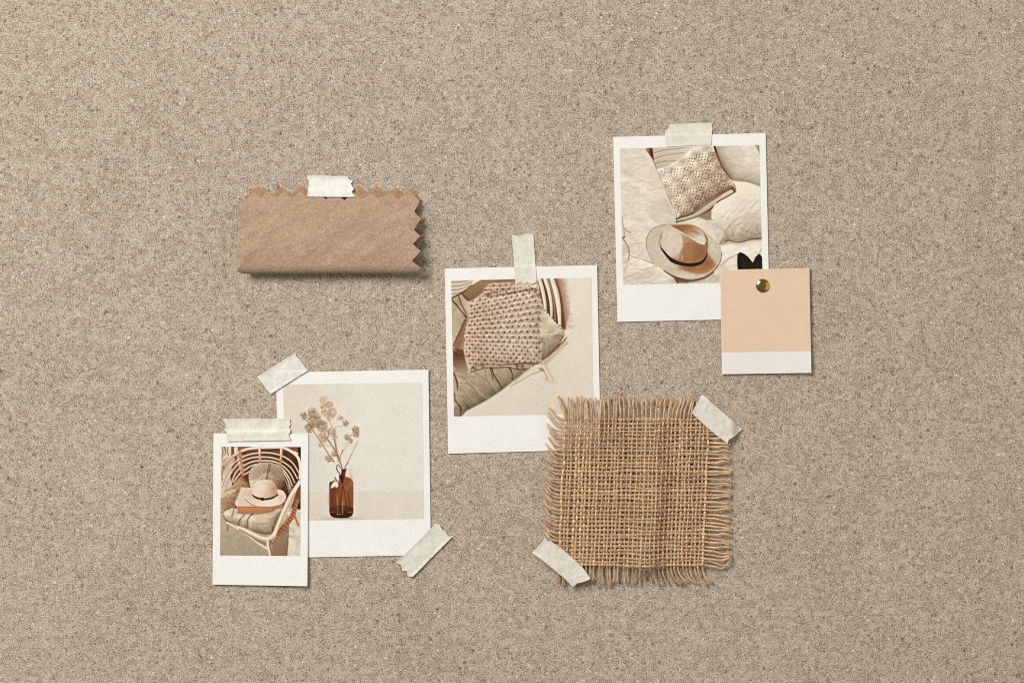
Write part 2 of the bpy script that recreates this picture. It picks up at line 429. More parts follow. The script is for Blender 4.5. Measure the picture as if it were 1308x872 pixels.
# ------------------------------------------------------------------ instant photo: hat and crochet cushion on a bed
QA = [(783.2, 175.2), (977.8, 170.2), (983.1, 406.7), (788.6, 411.0)]
ZA = quad_z(QA, 0.52, [(1, None, 0.15, 3), (0, 1, 0.35, 3)])
def picture_hat():
    p = Pic([(791.6, 190.1), (969.8, 185.3), (974.1, 359.8), (795.5, 363.7)], seed=3)
    A1 = (780, 150, 6.229); A2 = (780, 270, 5.814)
    p.frame(*A1)
    p.fill(G((226, 214, 195), (222, 211, 193), (100, 250), (1100, 900)))
    p.tex(TX(0.009, 0.10, 2, (1, 2.2), 0.35)); p.tex(TX(0.03, 0.05, 5, (1, 2.5), -0.3))
    p.puff([(-400, 50), (230, 50), (340, 345), (470, 640), (530, 840), (540, 1500), (-400, 1500)], 60, .25, (-.5, -.8), .6, .011, (1, 2.0), .5, 3)
    # right hand pillows
    p.poly([(840, 225), (1190, 215), (1190, 545), (1080, 512), (965, 498), (905, 420), (860, 320)], G((205, 191, 167), (226, 214, 195), (860, 400), (1010, 300)), 1.2)
    p.tex(TX(0.012, 0.07, 9), [(840, 225), (1190, 215), (1190, 545), (965, 498)])
    p.poly([(965, 505), (1080, 515), (1190, 550), (1200, 900), (880, 900), (800, 800), (800, 735), (880, 640), (990, 590)], G((224, 211, 190), (212, 198, 174), (900, 560), (1150, 900)), 1.2)
    p.puff([(840, 225), (820, 50), (1500, 50), (1500, 600), (1190, 545), (1080, 512), (965, 498), (905, 420), (860, 320)], 60, .3, (.5, -.8), .6, .012, (1, 1.6), -.4, 13)
    p.line([(965, 498), (1080, 510), (1188, 547)], 12, (158, 138, 108), 1.0, 0.75)
    p.poly([(1150, 222), (1186, 222), (1186, 300)], (150, 120, 90), 1.0, 0.8)
    # striped pillow at the top
    p.poly([(300, 243), (660, 228), (600, 330), (520, 400), (370, 415), (340, 340)], G((196, 180, 155), (218, 204, 182), (340, 400), (600, 240)), 0.8)
    for L in ([(338, 287), (430, 262), (520, 252), (630, 232)], [(345, 332), (430, 303), (500, 293), (580, 283)], [(350, 372), (420, 352), (470, 350), (535, 345)]):
        p.line(L, [6, 5, 3], (140, 116, 88), 0.5, 0.85); p.line([(a, b + 12) for a, b in L], 8, (226, 213, 192), 0.8, 0.5)
    # left duvet over it, its dark gap
    p.poly([(270, 246), (332, 244), (345, 345), (330, 330)], G((178, 152, 122), (92, 52, 28), (280, 250), (328, 262)), 0.5)
    p.line([(316, 246), (326, 290), (338, 342)], [10, 13, 5], (70, 34, 16), 0.5)
    p.line([(338, 345), (385, 455), (460, 630), (522, 755), (522, 835)], [6, 8, 10, 12, 10], (104, 72, 46), 0.6, 0.9)
    p.line([(325, 345), (372, 458), (445, 630), (505, 760)], 26, (232, 221, 203), 1.6, 0.5)
    # crochet cushion
    CU = [(640, 250), (700, 236), (800, 230), (830, 250), (850, 300), (885, 380), (910, 430), (950, 488), (985, 525), (1002, 568), (985, 592), (955, 572), (880, 604), (820, 642), (740, 692), (650, 762), (600, 790), (527, 802), (522, 765), (480, 670), (430, 570), (395, 480), (365, 412), (440, 395), (520, 350), (585, 305)]
    p.poly([(520, 790), (650, 765), (760, 690), (880, 606), (965, 568), (992, 598), (930, 640), (860, 672), (780, 742), (700, 790), (600, 812), (530, 838)], G((206, 188, 162), (170, 145, 115), (700, 700), (740, 780)), 0.6)
    p.poly(CU, G((222, 207, 185), (192, 163, 132), (480, 380), (960, 620)), 0.6)
    p.tex(TX(0.02, 0.10, 12), CU)
    def quilt(x, y):
        a = ((x - 630) * 58 + (y - 375) * 98) / (50 * 58 + 80 * 98); b = (-(x - 630) * 80 + (y - 375) * 50) / (98 * 80 + 58 * 50)
        return 1 + 0.10 * np.cos(2 * np.pi * a) * 1 + 0.08 * np.cos(2 * np.pi * b + 1.0)
    p.tex(quilt, CU); p.puff(CU, 60, .4, (-.5, -.8), .5, .04, (1, 1), 0, 5)
    rs = p.rs; Pcu = np.array(CU, float)
    ok = lambda x, y, m=10: bool(inside(Pcu, np.array([x]), np.array([y]))[0]) and float(segdist(Pcu, np.array([x]), np.array([y]))[0]) > m
    for ia in range(-5, 7):
        for ib in range(-5, 6):
            cx, cy = 630 + 50 * ia - 98 * ib, 375 + 80 * ia + 58 * ib
            if ia % 1 == 0 and ok(cx, cy, 0):
                dark = 0.45 + 0.5 * min(1, max(0, (cx - 420) / 300))
                if (ia + ib) % 2: e1, e2, na, nb = (24, -2), (-4, 21), 2, 1
                else: e1, e2, na, nb = (20, 2), (-9, 23), 1, 2
                for i in range(-na, na + 1):
                    for j in range(-nb, nb + 1):
                        x = cx + e1[0] * i + e2[0] * j + rs.uniform(-2, 2); y = cy + e1[1] * i + e2[1] * j + rs.uniform(-2, 2)
                        if ok(x, y): p.blob((x, y), (rs.uniform(4.6, 6.6), rs.uniform(5, 7)), (88, 50, 30), 0.85 * dark + .1, 0, 1.3)
                # braids that frame each group
                for (mx, my, vx, vy) in ((-49, 29, 50, 80), (25, 40, -98, 58)):
                    for t in np.linspace(-.42, .42, 7):
                        x, y = cx + mx + vx * t + rs.uniform(-3, 3), cy + my + vy * t + rs.uniform(-3, 3)
                        if ok(x, y, 12):
                            p.blob((x - 2, y - 3), (7, 6), (234, 221, 201), .6, rs.uniform(0, 3)); p.blob((x + 5, y + 7), (6, 3.5), (132, 98, 70), .55 * dark + .12, rs.uniform(-.8, .8))
    for (x, y, r) in ((858, 376, 20), (905, 480, 24), (922, 545, 18), (800, 574, 20), (842, 455, 18), (765, 625, 16), (735, 650, 15), (870, 570, 15), (640, 690, 16), (690, 640, 15)):
        for k in range(7):
            a = k * 6.283 / 7
            p.blob((x + r * math.cos(a), y + r * math.sin(a)), (6, 5), (110, 70, 44), 0.75, a)
        p.blob((x, y), r * .55, (226, 208, 184), .7); p.blob((x + 2, y), 5, (110, 70, 44), .6)
    for k in range(150):
        x, y = rs.uniform(380, 980), rs.uniform(240, 790)
        if ok(x, y, 12): p.blob((x, y), (rs.uniform(3, 7), rs.uniform(2.5, 4)), (140, 106, 76) if rs.rand() < .6 else (238, 226, 208), .5, rs.uniform(0, 3))
    p.line([(828, 236), (848, 300), (885, 385), (912, 430), (962, 492)], [20, 16, 10, 12, 7], (74, 40, 20), 0.5)
    p.line([(846, 290), (900, 390), (950, 470)], 34, (150, 118, 86), 2.0, 0.45)
    p.line([(525, 806), (640, 772), (740, 702), (820, 650), (900, 598), (968, 566)], [10, 9, 8, 9, 8, 9], (88, 52, 28), 0.5)
    p.line([(560, 806), (680, 770), (800, 690), (900, 622)], 9, (222, 205, 180), 0.6, 0.8)
    p.line([(530, 832), (620, 812), (700, 785), (790, 735), (860, 668), (960, 612), (995, 590)], [9, 6, 6, 14, 8, 8, 8], (82, 48, 26), 0.6)
    p.poly([(700, 795), (800, 735), (812, 800), (770, 820)], (128, 98, 70), 1.4, 0.7)
    p.line([(968, 560), (985, 590)], 16, (96, 60, 36), 0.6)
    for k in range(4):
        x0 = rs.uniform(120, 420); y0 = rs.uniform(380, 800)
        p.line([(x0, y0), (x0 + 60, y0 - rs.uniform(6, 24)), (x0 + 130, y0 - rs.uniform(0, 40))], [2, 10, 3], (196, 180, 154), 1.3, 0.45)
    # ------------- lower half
    p.frame(*A2)
    p.poly([(640, 90), (740, 60), (752, 10), (770, -60), (1130, -60), (1125, 203), (1040, 212), (960, 232), (870, 220), (812, 238), (740, 160)], (222, 209, 188), 1.5)
    p.tex(TX(0.012, 0.10, 31, (2.2, 1), 0.4), [(640, 90), (740, 55), (1130, 60), (1125, 203), (960, 232), (812, 238)])
    p.poly([(640, 30), (740, 20), (755, 70), (700, 60)], (150, 122, 94), 1.6, .7)
    for L in ([(870, 90), (900, 130), (905, 180)], [(960, 120), (1010, 150), (1070, 165)], [(940, 160), (1000, 190), (1050, 200)], [(800, 120), (850, 150), (870, 200)], [(1080, 90), (1090, 140), (1110, 170)]):
        p.line(L, [2, 8, 2], (182, 165, 137), 0.9, 0.6)
    p.line([(806, 240), (840, 236), (872, 216), (905, 226), (960, 230), (1040, 210), (1122, 202)], [3, 4, 8, 4, 6, 7, 8], (88, 56, 32), 0.5)
    p.line([(812, 250), (880, 236), (960, 244), (1040, 226), (1122, 216)], 16, (182, 162, 132), 1.4, 0.7)
    for L, w, c, a in (([(85, 45), (92, 110), (104, 175)], 5, (160, 140, 112), .8), ([(104, 130), (128, 150), (146, 160)], 6, (140, 115, 88), .8), ([(88, 195), (104, 190)], 10, (90, 62, 40), .9),
                       ([(92, 205), (128, 260), (137, 310), (130, 365)], 6, (120, 94, 66), .9), ([(130, 300), (150, 330), (210, 350), (320, 388)], 6, (150, 126, 98), .8),
                       ([(96, 492), (170, 470), (250, 430), (345, 402)], 8, (170, 150, 122), .8), ([(120, 520), (220, 495), (300, 500)], 10, (186, 168, 142), .7),
                       ([(110, 250), (180, 240), (245, 235)], 14, (200, 184, 158), .5), ([(150, 190), (200, 230), (210, 290)], 10, (202, 186, 160), .6),
                       ([(395, 438), (450, 470), (490, 505), (500, 535)], 9, (100, 70, 46), .9), ([(820, 400), (880, 350), (940, 318)], 5, (150, 128, 100), .8),
                       ([(1060, 350), (1095, 320), (1115, 280)], 5, (150, 128, 100), .7), ([(840, 300), (930, 280), (1020, 240)], 16, (212, 197, 173), .6)):
        p.line(L, w, c, 0.7, a)
    p.poly([(440, 470), (505, 490), (620, 510), (760, 468), (812, 470), (812, 540), (500, 545)], (198, 178, 150), 1.4, 0.8)
    p.poly([(462, 482), (512, 492), (505, 540), (496, 540)], (96, 62, 38), 0.8, 0.9)
    p.poly([(95, 420), (180, 372), (300, 395), (430, 465), (490, 530), (400, 545), (95, 545)], (220, 207, 186), 1.4, .5)
    p.tex(TX(0.014, 0.14, 41, (1, 2.2), -0.5), [(95, 400), (300, 395), (490, 530), (300, 545), (95, 545)])
    RP = [(747, -12), (821, -100), (901, -222), (1008, -216), (1150, -180), (1600, 0), (1500, 180), (1122, 203), (1040, 210), (960, 230), (870, 216), (806, 240), (765, 160), (745, 80)]
    p.puff(RP, 90, .32, (-.2, -.9), .6, .012, (1, 2.0), -.9, 23); p.puff([(-300, 300), (80, 200), (130, 300), (320, 390), (480, 490), (500, 545), (480, 800), (-300, 800)], 40, .28, (-.5, -.8), 1.1, .014, (1, 2), .4, 33)
    p.puff([(700, 150), (806, 244), (960, 236), (1122, 210), (1400, 200), (1400, 800), (700, 800)], 60, .22, (-.3, -.9), .8, .012, (1, 2), -.5, 43)
    # hat
    p.frame(820, 280, 10.9)
    BR = [(55, 350), (62, 280), (100, 190), (160, 130), (240, 95), (330, 75), (500, 62), (640, 62), (750, 90), (900, 195), (990, 262), (1055, 325), (1098, 400), (1110, 480), (1090, 580), (1030, 680), (940, 760), (840, 810), (720, 838), (600, 832), (500, 810), (420, 780), (300, 715), (160, 600), (90, 480)]
    p.line([(310, 718), (420, 790), (510, 830), (640, 862), (760, 850), (880, 815), (1000, 740)], [6, 18, 26, 22, 18, 16, 6], (82, 48, 28), .8, .95)
    p.poly([(440, 790), (520, 825), (660, 850), (640, 890), (500, 885)], (110, 74, 48), 1.0, .8)
    p.poly(BR, G((207, 193, 170), (206, 187, 160), (100, 400), (900, 700)), .6, 1, True)
    p.poly([(905, 455), (950, 520), (1000, 600), (1050, 640), (1000, 700), (900, 750), (760, 770), (600, 720), (520, 670), (640, 640), (820, 600)], (164, 112, 72), 2.2, .85)
    p.blob((900, 620), (90, 60), (138, 84, 48), .8, -.5); p.blob((680, 690), (150, 28), (142, 88, 52), .75); p.blob((560, 655), (90, 22), (148, 96, 60), .6, .3)
    p.blob((1000, 410), (60, 110), (218, 206, 186), .8, -.4); p.blob((640, 785), (160, 26), (218, 204, 182), .75); p.blob((264, 245), (16, 60), (156, 108, 74), .85, .3); p.blob((200, 230), (40, 70), (196, 178, 152), .5, .4)
    p.line([(70, 420), (55, 350), (62, 280), (100, 190), (160, 130), (240, 95), (330, 76)], [3, 7, 9, 9, 8, 6, 3], (128, 84, 54), .45, .85)
    p.line([(1108, 470), (1092, 580), (1032, 682), (942, 762), (842, 812), (720, 838), (600, 833), (500, 811), (420, 781), (310, 716)], [5, 9, 12, 12, 11, 10, 10, 9, 8, 6], (84, 46, 24), .45, .95)
    p.line([(1096, 480), (1076, 576), (1016, 670), (930, 745), (836, 795), (720, 820), (605, 816), (505, 794)], 9, (224, 208, 184), .6, .75)
    p.line([(150, 600), (90, 485), (66, 410)], 5, (176, 152, 122), .6, .7)
    CR = [(252, 330), (270, 260), (290, 180), (328, 118), (372, 90), (430, 76), (540, 68), (660, 76), (765, 108), (852, 178), (902, 250), (914, 320), (908, 450), (882, 545), (820, 605), (700, 622), (600, 612), (480, 572), (385, 522), (310, 445), (265, 385)]
    p.poly(CR, G((206, 186, 158), (160, 112, 72), (480, 330), (620, 380)), .6, 1, True)
    p.blob((800, 470), (95, 110), (134, 86, 52), .75, .1); p.blob((640, 460), (80, 120), (168, 120, 80), .6); p.blob((620, 560), (160, 34), (150, 100, 62), .6, .1); p.blob((640, 290), (70, 30), (190, 160, 126), .6, .5)
    p.poly([(292, 200), (335, 132), (385, 112), (470, 165), (535, 225), (556, 320), (545, 400), (505, 475), (440, 515), (380, 500), (305, 415), (272, 330)], (217, 204, 183), 2.4, .8, True)
    p.blob((400, 290), (70, 120), (224, 213, 195), .55); p.line([(540, 240), (555, 320), (545, 395), (505, 470)], [10, 16, 14, 6], (230, 220, 202), 1.0, .8); p.blob((500, 515), (40, 30), (196, 176, 152), .7)
    p.line([(345, 215), (320, 270), (300, 310)], 5, (190, 170, 144), .7, .6); p.line([(340, 165), (385, 130)], 16, (190, 166, 138), 1.2, .5)
    p.poly([(400, 96), (500, 80), (640, 80), (742, 104), (822, 160), (872, 222), (892, 300), (862, 350), (800, 335), (700, 275), (600, 210), (500, 150)], G((152, 100, 58), (218, 207, 188), (600, 120), (760, 275)), .9, 1, True)
    p.blob((720, 165), (110, 26), (156, 106, 66), .7, .45); p.blob((480, 100), (70, 18), (150, 98, 56), .7, .2); p.line([(870, 215), (900, 275), (902, 330)], [10, 18, 14], (140, 86, 50), .7, .8)
    p.line([(392, 98), (500, 158), (620, 226), (720, 286), (800, 332), (868, 347)], [12, 15, 13, 13, 14, 12], (230, 219, 200), .8, .9)
    p.line([(890, 345), (908, 330), (908, 420)], 12, (138, 86, 52), .8, .6)
    p.tex(TX(0.035, 0.06, 52), BR)
    p.poly([(249, 312), (262, 378), (310, 440), (385, 518), (480, 572), (600, 608), (720, 610), (830, 578), (890, 505), (906, 445), (908, 500), (882, 570), (820, 630), (720, 660), (620, 658), (520, 640), (420, 605), (370, 562), (300, 472), (255, 395)], (38, 23, 14), .5, 1, True, 4)
    p.line([(370, 550), (385, 528)], 6, (110, 76, 50), .5, .6); p.line([(570, 502), (550, 566)], [7, 12], (222, 202, 172), .4, .9)
    p.frame(*A2)
    # dark garment corner
    p.poly([(943, 440), (938, 370), (941, 318), (960, 302), (990, 314), (1020, 338), (1055, 380), (1074, 342), (1095, 318), (1112, 320), (1128, 350), (1132, 450)], (24, 16, 10), 0.5)
    p.line([(960, 320), (985, 370), (990, 430)], [2, 8, 4], (50, 38, 28), .8, .7); p.line([(1095, 335), (1085, 390), (1090, 430)], [2, 8, 4], (46, 34, 25), .8, .7)
    return p

# ------------------------------------------------------------------ instant photo: crocheted throw on a rattan chair
QB = [(568.1, 343.0), (762.6, 338.7), (767.4, 573.7), (572.5, 579.0)]
ZB = quad_z(QB, 0.52, [(1, 0, 0.45, 3), (0, 1, .3, 3)])
def picture_throw():
    p = Pic([(576.3, 358.3), (755.6, 354.5), (758.3, 528.0), (579.8, 531.5)], seed=5)
    B1 = (560, 290, 5.8136); B2 = (560, 430, 5.45)
    p.frame(*B1)
    p.fill(G((231, 221, 203), (224, 213, 193), (1000, 380), (600, 1300)))
    p.tex(TX(0.008, 0.025, 2))
    # chair rim beside the slats
    p.poly([(850, 380), (960, 378), (980, 480), (975, 640), (930, 790), (900, 730), (890, 520)], G((150, 92, 58), (226, 214, 194), (880, 520), (975, 505)), 1.0)
    for k in range(60):
        y = 395 + k * 6; x = 868 + (y - 385) * 0.18
        p.line([(x, y), (x + p.rs.uniform(40, 85), y + 4)], 2.5, (140, 92, 62), 0.4, 0.28, False)
    CUSH = [(95, 520), (185, 480), (250, 430), (310, 390), (740, 385), (800, 620), (830, 672), (880, 705), (930, 765), (940, 800), (905, 860)]
    low = [(560 + x / 5.45, 430 + y / 5.45) for x, y in [(890, 5), (835, 65), (715, 168), (600, 242), (520, 320), (440, 370), (330, 442), (205, 508), (150, 556), (100, 560)]]
    CUSH = CUSH + [((x - 560) * 5.8136, (y - 290) * 5.8136) for x, y in low]
    p.poly(CUSH, G((180, 160, 131), (196, 178, 150), (200, 700), (850, 760)), 0.6)
    p.tex(TX(0.012, 0.13, 7, (1, 1.6), 0.7), CUSH); p.tex(TX(0.05, 0.08, 8, (1, 2), -.5), CUSH)
    p.puff([(-300, 480)] + CUSH[1:-2] + [(-100, 1700), (-300, 1700)], 80, .42, (-.4, -.8), 1.3, .010, (1, 2.0), .9, 17)
    # slats
    p.poly([(738, 382), (862, 380), (905, 520), (935, 750), (880, 715), (800, 622), (760, 560)], (104, 58, 34), 0.5)
    for L, w in (([(750, 383), (776, 480), (790, 560), (796, 622)], [26, 26, 22, 16]), ([(792, 383), (822, 480), (838, 580), (840, 672)], [30, 26, 20, 14]), ([(842, 382), (872, 480), (892, 590), (902, 722)], [34, 38, 34, 20])):
        p.line(L, w, (214, 199, 176), .5); p.line([(a - 5, b) for a, b in L], [v * .5 for v in w], (240, 231, 215), .7, .9)
    p.line([(815, 383), (848, 490), (862, 600), (868, 690)], 9, (172, 144, 112), .6, .9)
    p.line([(866, 383), (905, 500), (925, 640), (940, 752)], [8, 12, 15, 12], (112, 58, 34), .9, .95)
    p.line([(782, 622), (812, 655), (840, 690), (880, 722), (915, 752)], 8, (236, 226, 208), .5, .9)
    for k in range(8):
        t = k / 7; p.blob((790 + 125 * t, 618 + 135 * t), 6, (80, 44, 24), .8)
    # upper left striped cushion
    p.poly([(90, 390), (258, 392), (246, 432), (185, 482), (98, 528)], (206, 192, 168), .6)
    for L in ([(92, 412), (170, 406), (235, 396)], [(92, 440), (170, 432), (250, 408)], [(94, 468), (170, 460), (236, 432)], [(96, 497), (160, 488), (210, 462)]):
        p.line(L, [5, 6, 4], (140, 118, 88), .5, .9); p.line([(a, b - 12) for a, b in L], 8, (228, 216, 196), .7, .6)
    p.poly([(262, 392), (320, 391), (252, 432)], (238, 228, 210), .6)
    p.poly([(246, 432), (312, 394), (575, 388), (570, 425), (380, 432), (335, 482), (240, 552), (216, 548), (186, 486)], G((150, 120, 86), (128, 92, 62), (300, 400), (300, 520)), .7)
    p.tex(TX(0.03, 0.14, 15), [(246, 432), (312, 394), (575, 388), (380, 432), (240, 552), (186, 486)])
    p.line([(320, 396), (450, 396), (570, 390)], 6, (96, 62, 38), .6, .8)
    p.line([(97, 530), (182, 484), (246, 434)], [11, 10, 5], (78, 46, 26), .5)
    # folds on the left
    p.blob((150, 560), (40, 50), (140, 112, 80), .6); p.blob((135, 700), (40, 90), (196, 180, 150), .5)
    for L, w in (([(104, 545), (140, 585), (175, 630), (208, 668)], [12, 10, 8, 16]), ([(176, 490), (196, 520), (222, 545)], [14, 12, 10]), ([(150, 510), (170, 570), (205, 640)], [3, 6, 6])):
        p.line(L, w, (82, 48, 28), .7, .95)
    # knit sides of the throw
    KS = [(205, 672), (232, 682), (222, 760), (200, 875), (190, 950), (110, 905), (135, 830), (170, 740)]
    p.poly(KS, (168, 122, 90), .7)
    for k in range(14):
        y = 690 + k * 17; x = 212 - (y - 680) * .36
        p.line([(x - 20, y + 10), (x + 22, y)], 5, (86, 46, 28), .5, .8, False)
    p.line([(205, 675), (160, 770), (112, 880)], 8, (84, 46, 28), .7, .9); p.line([(230, 690), (215, 770), (198, 880)], 10, (92, 50, 30), .7, .9)
    p.frame(*B2)
    p.poly([(104, 95), (175, 110), (192, 160), (215, 235), (170, 262), (130, 240), (104, 200)], G((88, 50, 30), (170, 148, 118), (130, 120), (150, 260)), 1.4)
    p.poly([(118, 78), (178, 92), (176, 122), (130, 115)], (110, 64, 40), .7)
    for L, w in (([(372, 212), (385, 262), (415, 310), (444, 364)], [14, 8, 10, 5]), ([(490, 212), (512, 250), (516, 300)], [12, 9, 4]), ([(360, 215), (372, 260), (380, 292)], [8, 5, 2]), ([(108, 255), (128, 310), (134, 365)], [8, 13, 6]),
                 ([(110, 395), (122, 450), (156, 495), (150, 552)], [9, 6, 12, 6]), ([(188, 458), (200, 482), (216, 502)], [2, 5, 7]), ([(545, 215), (575, 235)], [8, 4])):
        p.line(L, w, (84, 48, 28), .6, .92)
    for L in ([(168, 270), (215, 330), (290, 402)], [(230, 330), (270, 390), (330, 430)], [(330, 235), (340, 300), (400, 380)], [(560, 232), (585, 250), (560, 280)], [(740, 40), (745, 90), (735, 140)], [(840, 10), (800, 60), (770, 90)]):
        p.line(L, [3, 8, 3], (132, 106, 76), .7, .6); p.line([(a + 9, b - 3) for a, b in L], [3, 10, 3], (198, 180, 150), 1.0, .4)
    p.line([(104, 556), (205, 508), (330, 444), (440, 372)], [5, 5, 4, 3], (150, 128, 96), .7, .8)
    # rim, rail and leg of the chair
    p.poly([(900, 0), (893, 55), (850, 112), (790, 165), (740, 202), (712, 196), (760, 140), (850, 55), (885, 8)], G((206, 184, 156), (226, 211, 188), (770, 130), (830, 170)), .6)
    for k in range(26):
        t = k / 25; x = 885 - 165 * t; y = 25 + 160 * t - 20 * math.sin(t * 3.1)
        p.line([(x, y), (x + 22, y + 24)], 2.5, (160, 126, 94), .4, .5, False)
    p.line([(893, 5), (835, 68), (775, 122), (716, 168)], [5, 8, 9, 8], (94, 50, 28), .6, .95)
    p.line([(735, 200), (650, 235), (560, 290), (470, 355)], [14, 26, 20, 10], (224, 209, 186), .7)
    p.line([(725, 232), (650, 262), (560, 312), (500, 345)], [9, 7, 5, 3], (176, 150, 118), .8, .9)
    p.line([(640, 225), (600, 250), (530, 310)], 5, (172, 150, 120), .7, .8)
    p.blob((770, 300), (40, 14), (196, 178, 150), .8, .3)
    p.line([(738, 206), (760, 245), (782, 290)], [30, 32, 34], G((232, 218, 196), (188, 160, 128), (755, 260), (790, 240)), .6)
    p.line([(728, 230), (742, 252), (762, 290)], [10, 6, 5], (150, 116, 84), .7, .8); p.blob((715, 225), (14, 8), (122, 80, 52), .8, .2)
    # the throw itself
    p.frame(*B1)
    UP = [(325, 525), (338, 465), (372, 424), (470, 418), (570, 420), (700, 418), (742, 428), (742, 470), (500, 500), (380, 520)]
    p.poly(UP, G((172, 140, 108), (196, 172, 144), (340, 500), (700, 430)), .6)
    low = [(715, 0), (713, 182), (682, 192), (622, 212), (565, 216), (480, 203), (400, 205), (330, 205), (255, 225), (217, 238), (190, 150), (180, 95), (186, 0)]
    TH = [(222, 562), (290, 535), (350, 515), (450, 487), (560, 464), (660, 448), (742, 436), (748, 500), (772, 580), (758, 640), (757, 760)] + [((x / 5.45 + 140) * 5.8136, y / 5.45 * 5.8136 + 140 * 5.8136) for x, y in low]
    TH = [(a if b < 800 else a - 140 * 5.8136, b) for a, b in TH] + [(200, 800), (206, 750), (232, 670)]
    p.line([(330, 522), (450, 486), (560, 462), (740, 434)], 14, (150, 108, 78), 1.4, .8)
    p.poly(TH, G((180, 150, 121), (212, 194, 170), (230, 620), (500, 660)), .6)
    p.blob((300, 640), (70, 90), (182, 146, 116), .45)
    PT = np.array(TH, float); PU = np.array(UP, float); rs = p.rs
    def holes(P, top):
        for r in range(-4, 24):
            for c in range(-3, 28):
                x = 205 + c * 21.6 + (21.6 if r % 2 else 0); v = r * 28.0
                slope = -0.22 + 0.27 * sstep(0, 300, np.float64(v)) if not top else -0.05
                y = (590 + v + (x - 225) * slope) if not top else 436 + r * 28 + (x - 400) * slope
                x += rs.uniform(-2, 2) + 0.03 * (y - 700); y += rs.uniform(-2, 2)
                q = np.array([x]), np.array([y])
                if not inside(P, *q)[0] or segdist(P, *q)[0] < 9: continue
                big = (c % 2 == 0)
                if big: p.blob((x, y), (rs.uniform(6, 9.5), rs.uniform(7, 11)), (80, 40, 26), rs.uniform(.7, .95), rs.uniform(-.7, .7), 1.3); p.blob((x + rs.uniform(-9, 9), y - rs.uniform(6, 12)), (rs.uniform(3, 6), rs.uniform(4, 7)), (96, 56, 38), rs.uniform(.3, .8), rs.uniform(-.7, .7), 1.3)
                else: p.blob((x, y + 2), (4.5, 5.5), (120, 80, 58), .4, rs.uniform(-.6, .6), 1.3)
                # the stitch around it: a V of lit yarn with its shaded lower edge
                if rs.rand() < .55: p.line([(x + 6, y + 8), (x + 14 + rs.uniform(-3, 3), y - 8)], 4, (128, 84, 60), .4, .75, False)
                p.line([(x - 13, y - 16), (x - 3, y - 10), (x + 8, y - 17)], 7, (232, 217, 196), .6, .6)
                p.line([(x - 11, y + 13), (x + 1, y + 11), (x + 11, y + 17)], 4, (140, 98, 74), .5, .5)
    holes(PU, True); holes(PT, False)
    p.puff(TH, 40, .36, (-.5, -.7), .9, .05, (1, 1.3), 0, 27); p.puff(UP, 25, .5, (-.3, -.8), .6, .05, (1, 1), 0, 28)
    for k in range(520):
        x, y = rs.uniform(190, 775), rs.uniform(420, 1060)
        q = np.array([x]), np.array([y])
        if inside(PT, *q)[0] or inside(PU, *q)[0]: p.line([(x - 7, y + rs.uniform(-5, 5)), (x + 7, y + rs.uniform(-5, 5))], rs.uniform(3, 6), (232, 216, 194) if rs.rand() < .55 else (126, 88, 64), .35, rs.uniform(.3, .7), False)
    p.tex(TX(0.03, 0.10, 61), TH)
    for P, d in ((TH, 1),):
        for i in range(len(P)):
            a = np.array(P[i]); b = np.array(P[(i + 1) % len(P)]); n = max(1, int(np.hypot(*(b - a)) / 17))
            for k in range(n):
                q = a + (b - a) * k / n; p.blob((q[0] + rs.uniform(-3, 3), q[1] + rs.uniform(-3, 3)), 8, (230, 212, 190) if rs.rand() < .75 else (150, 108, 82), .75)
    p.frame(*B2)
    p.line([(440, 198), (520, 190), (620, 184), (690, 188)], [4, 8, 9, 6], (84, 44, 28), .6, .85)
    p.line([(225, 245), (330, 216), (400, 216), (480, 212), (560, 226), (610, 222)], [8, 8, 9, 8, 8, 4], (92, 56, 34), .8, .85)
    return p

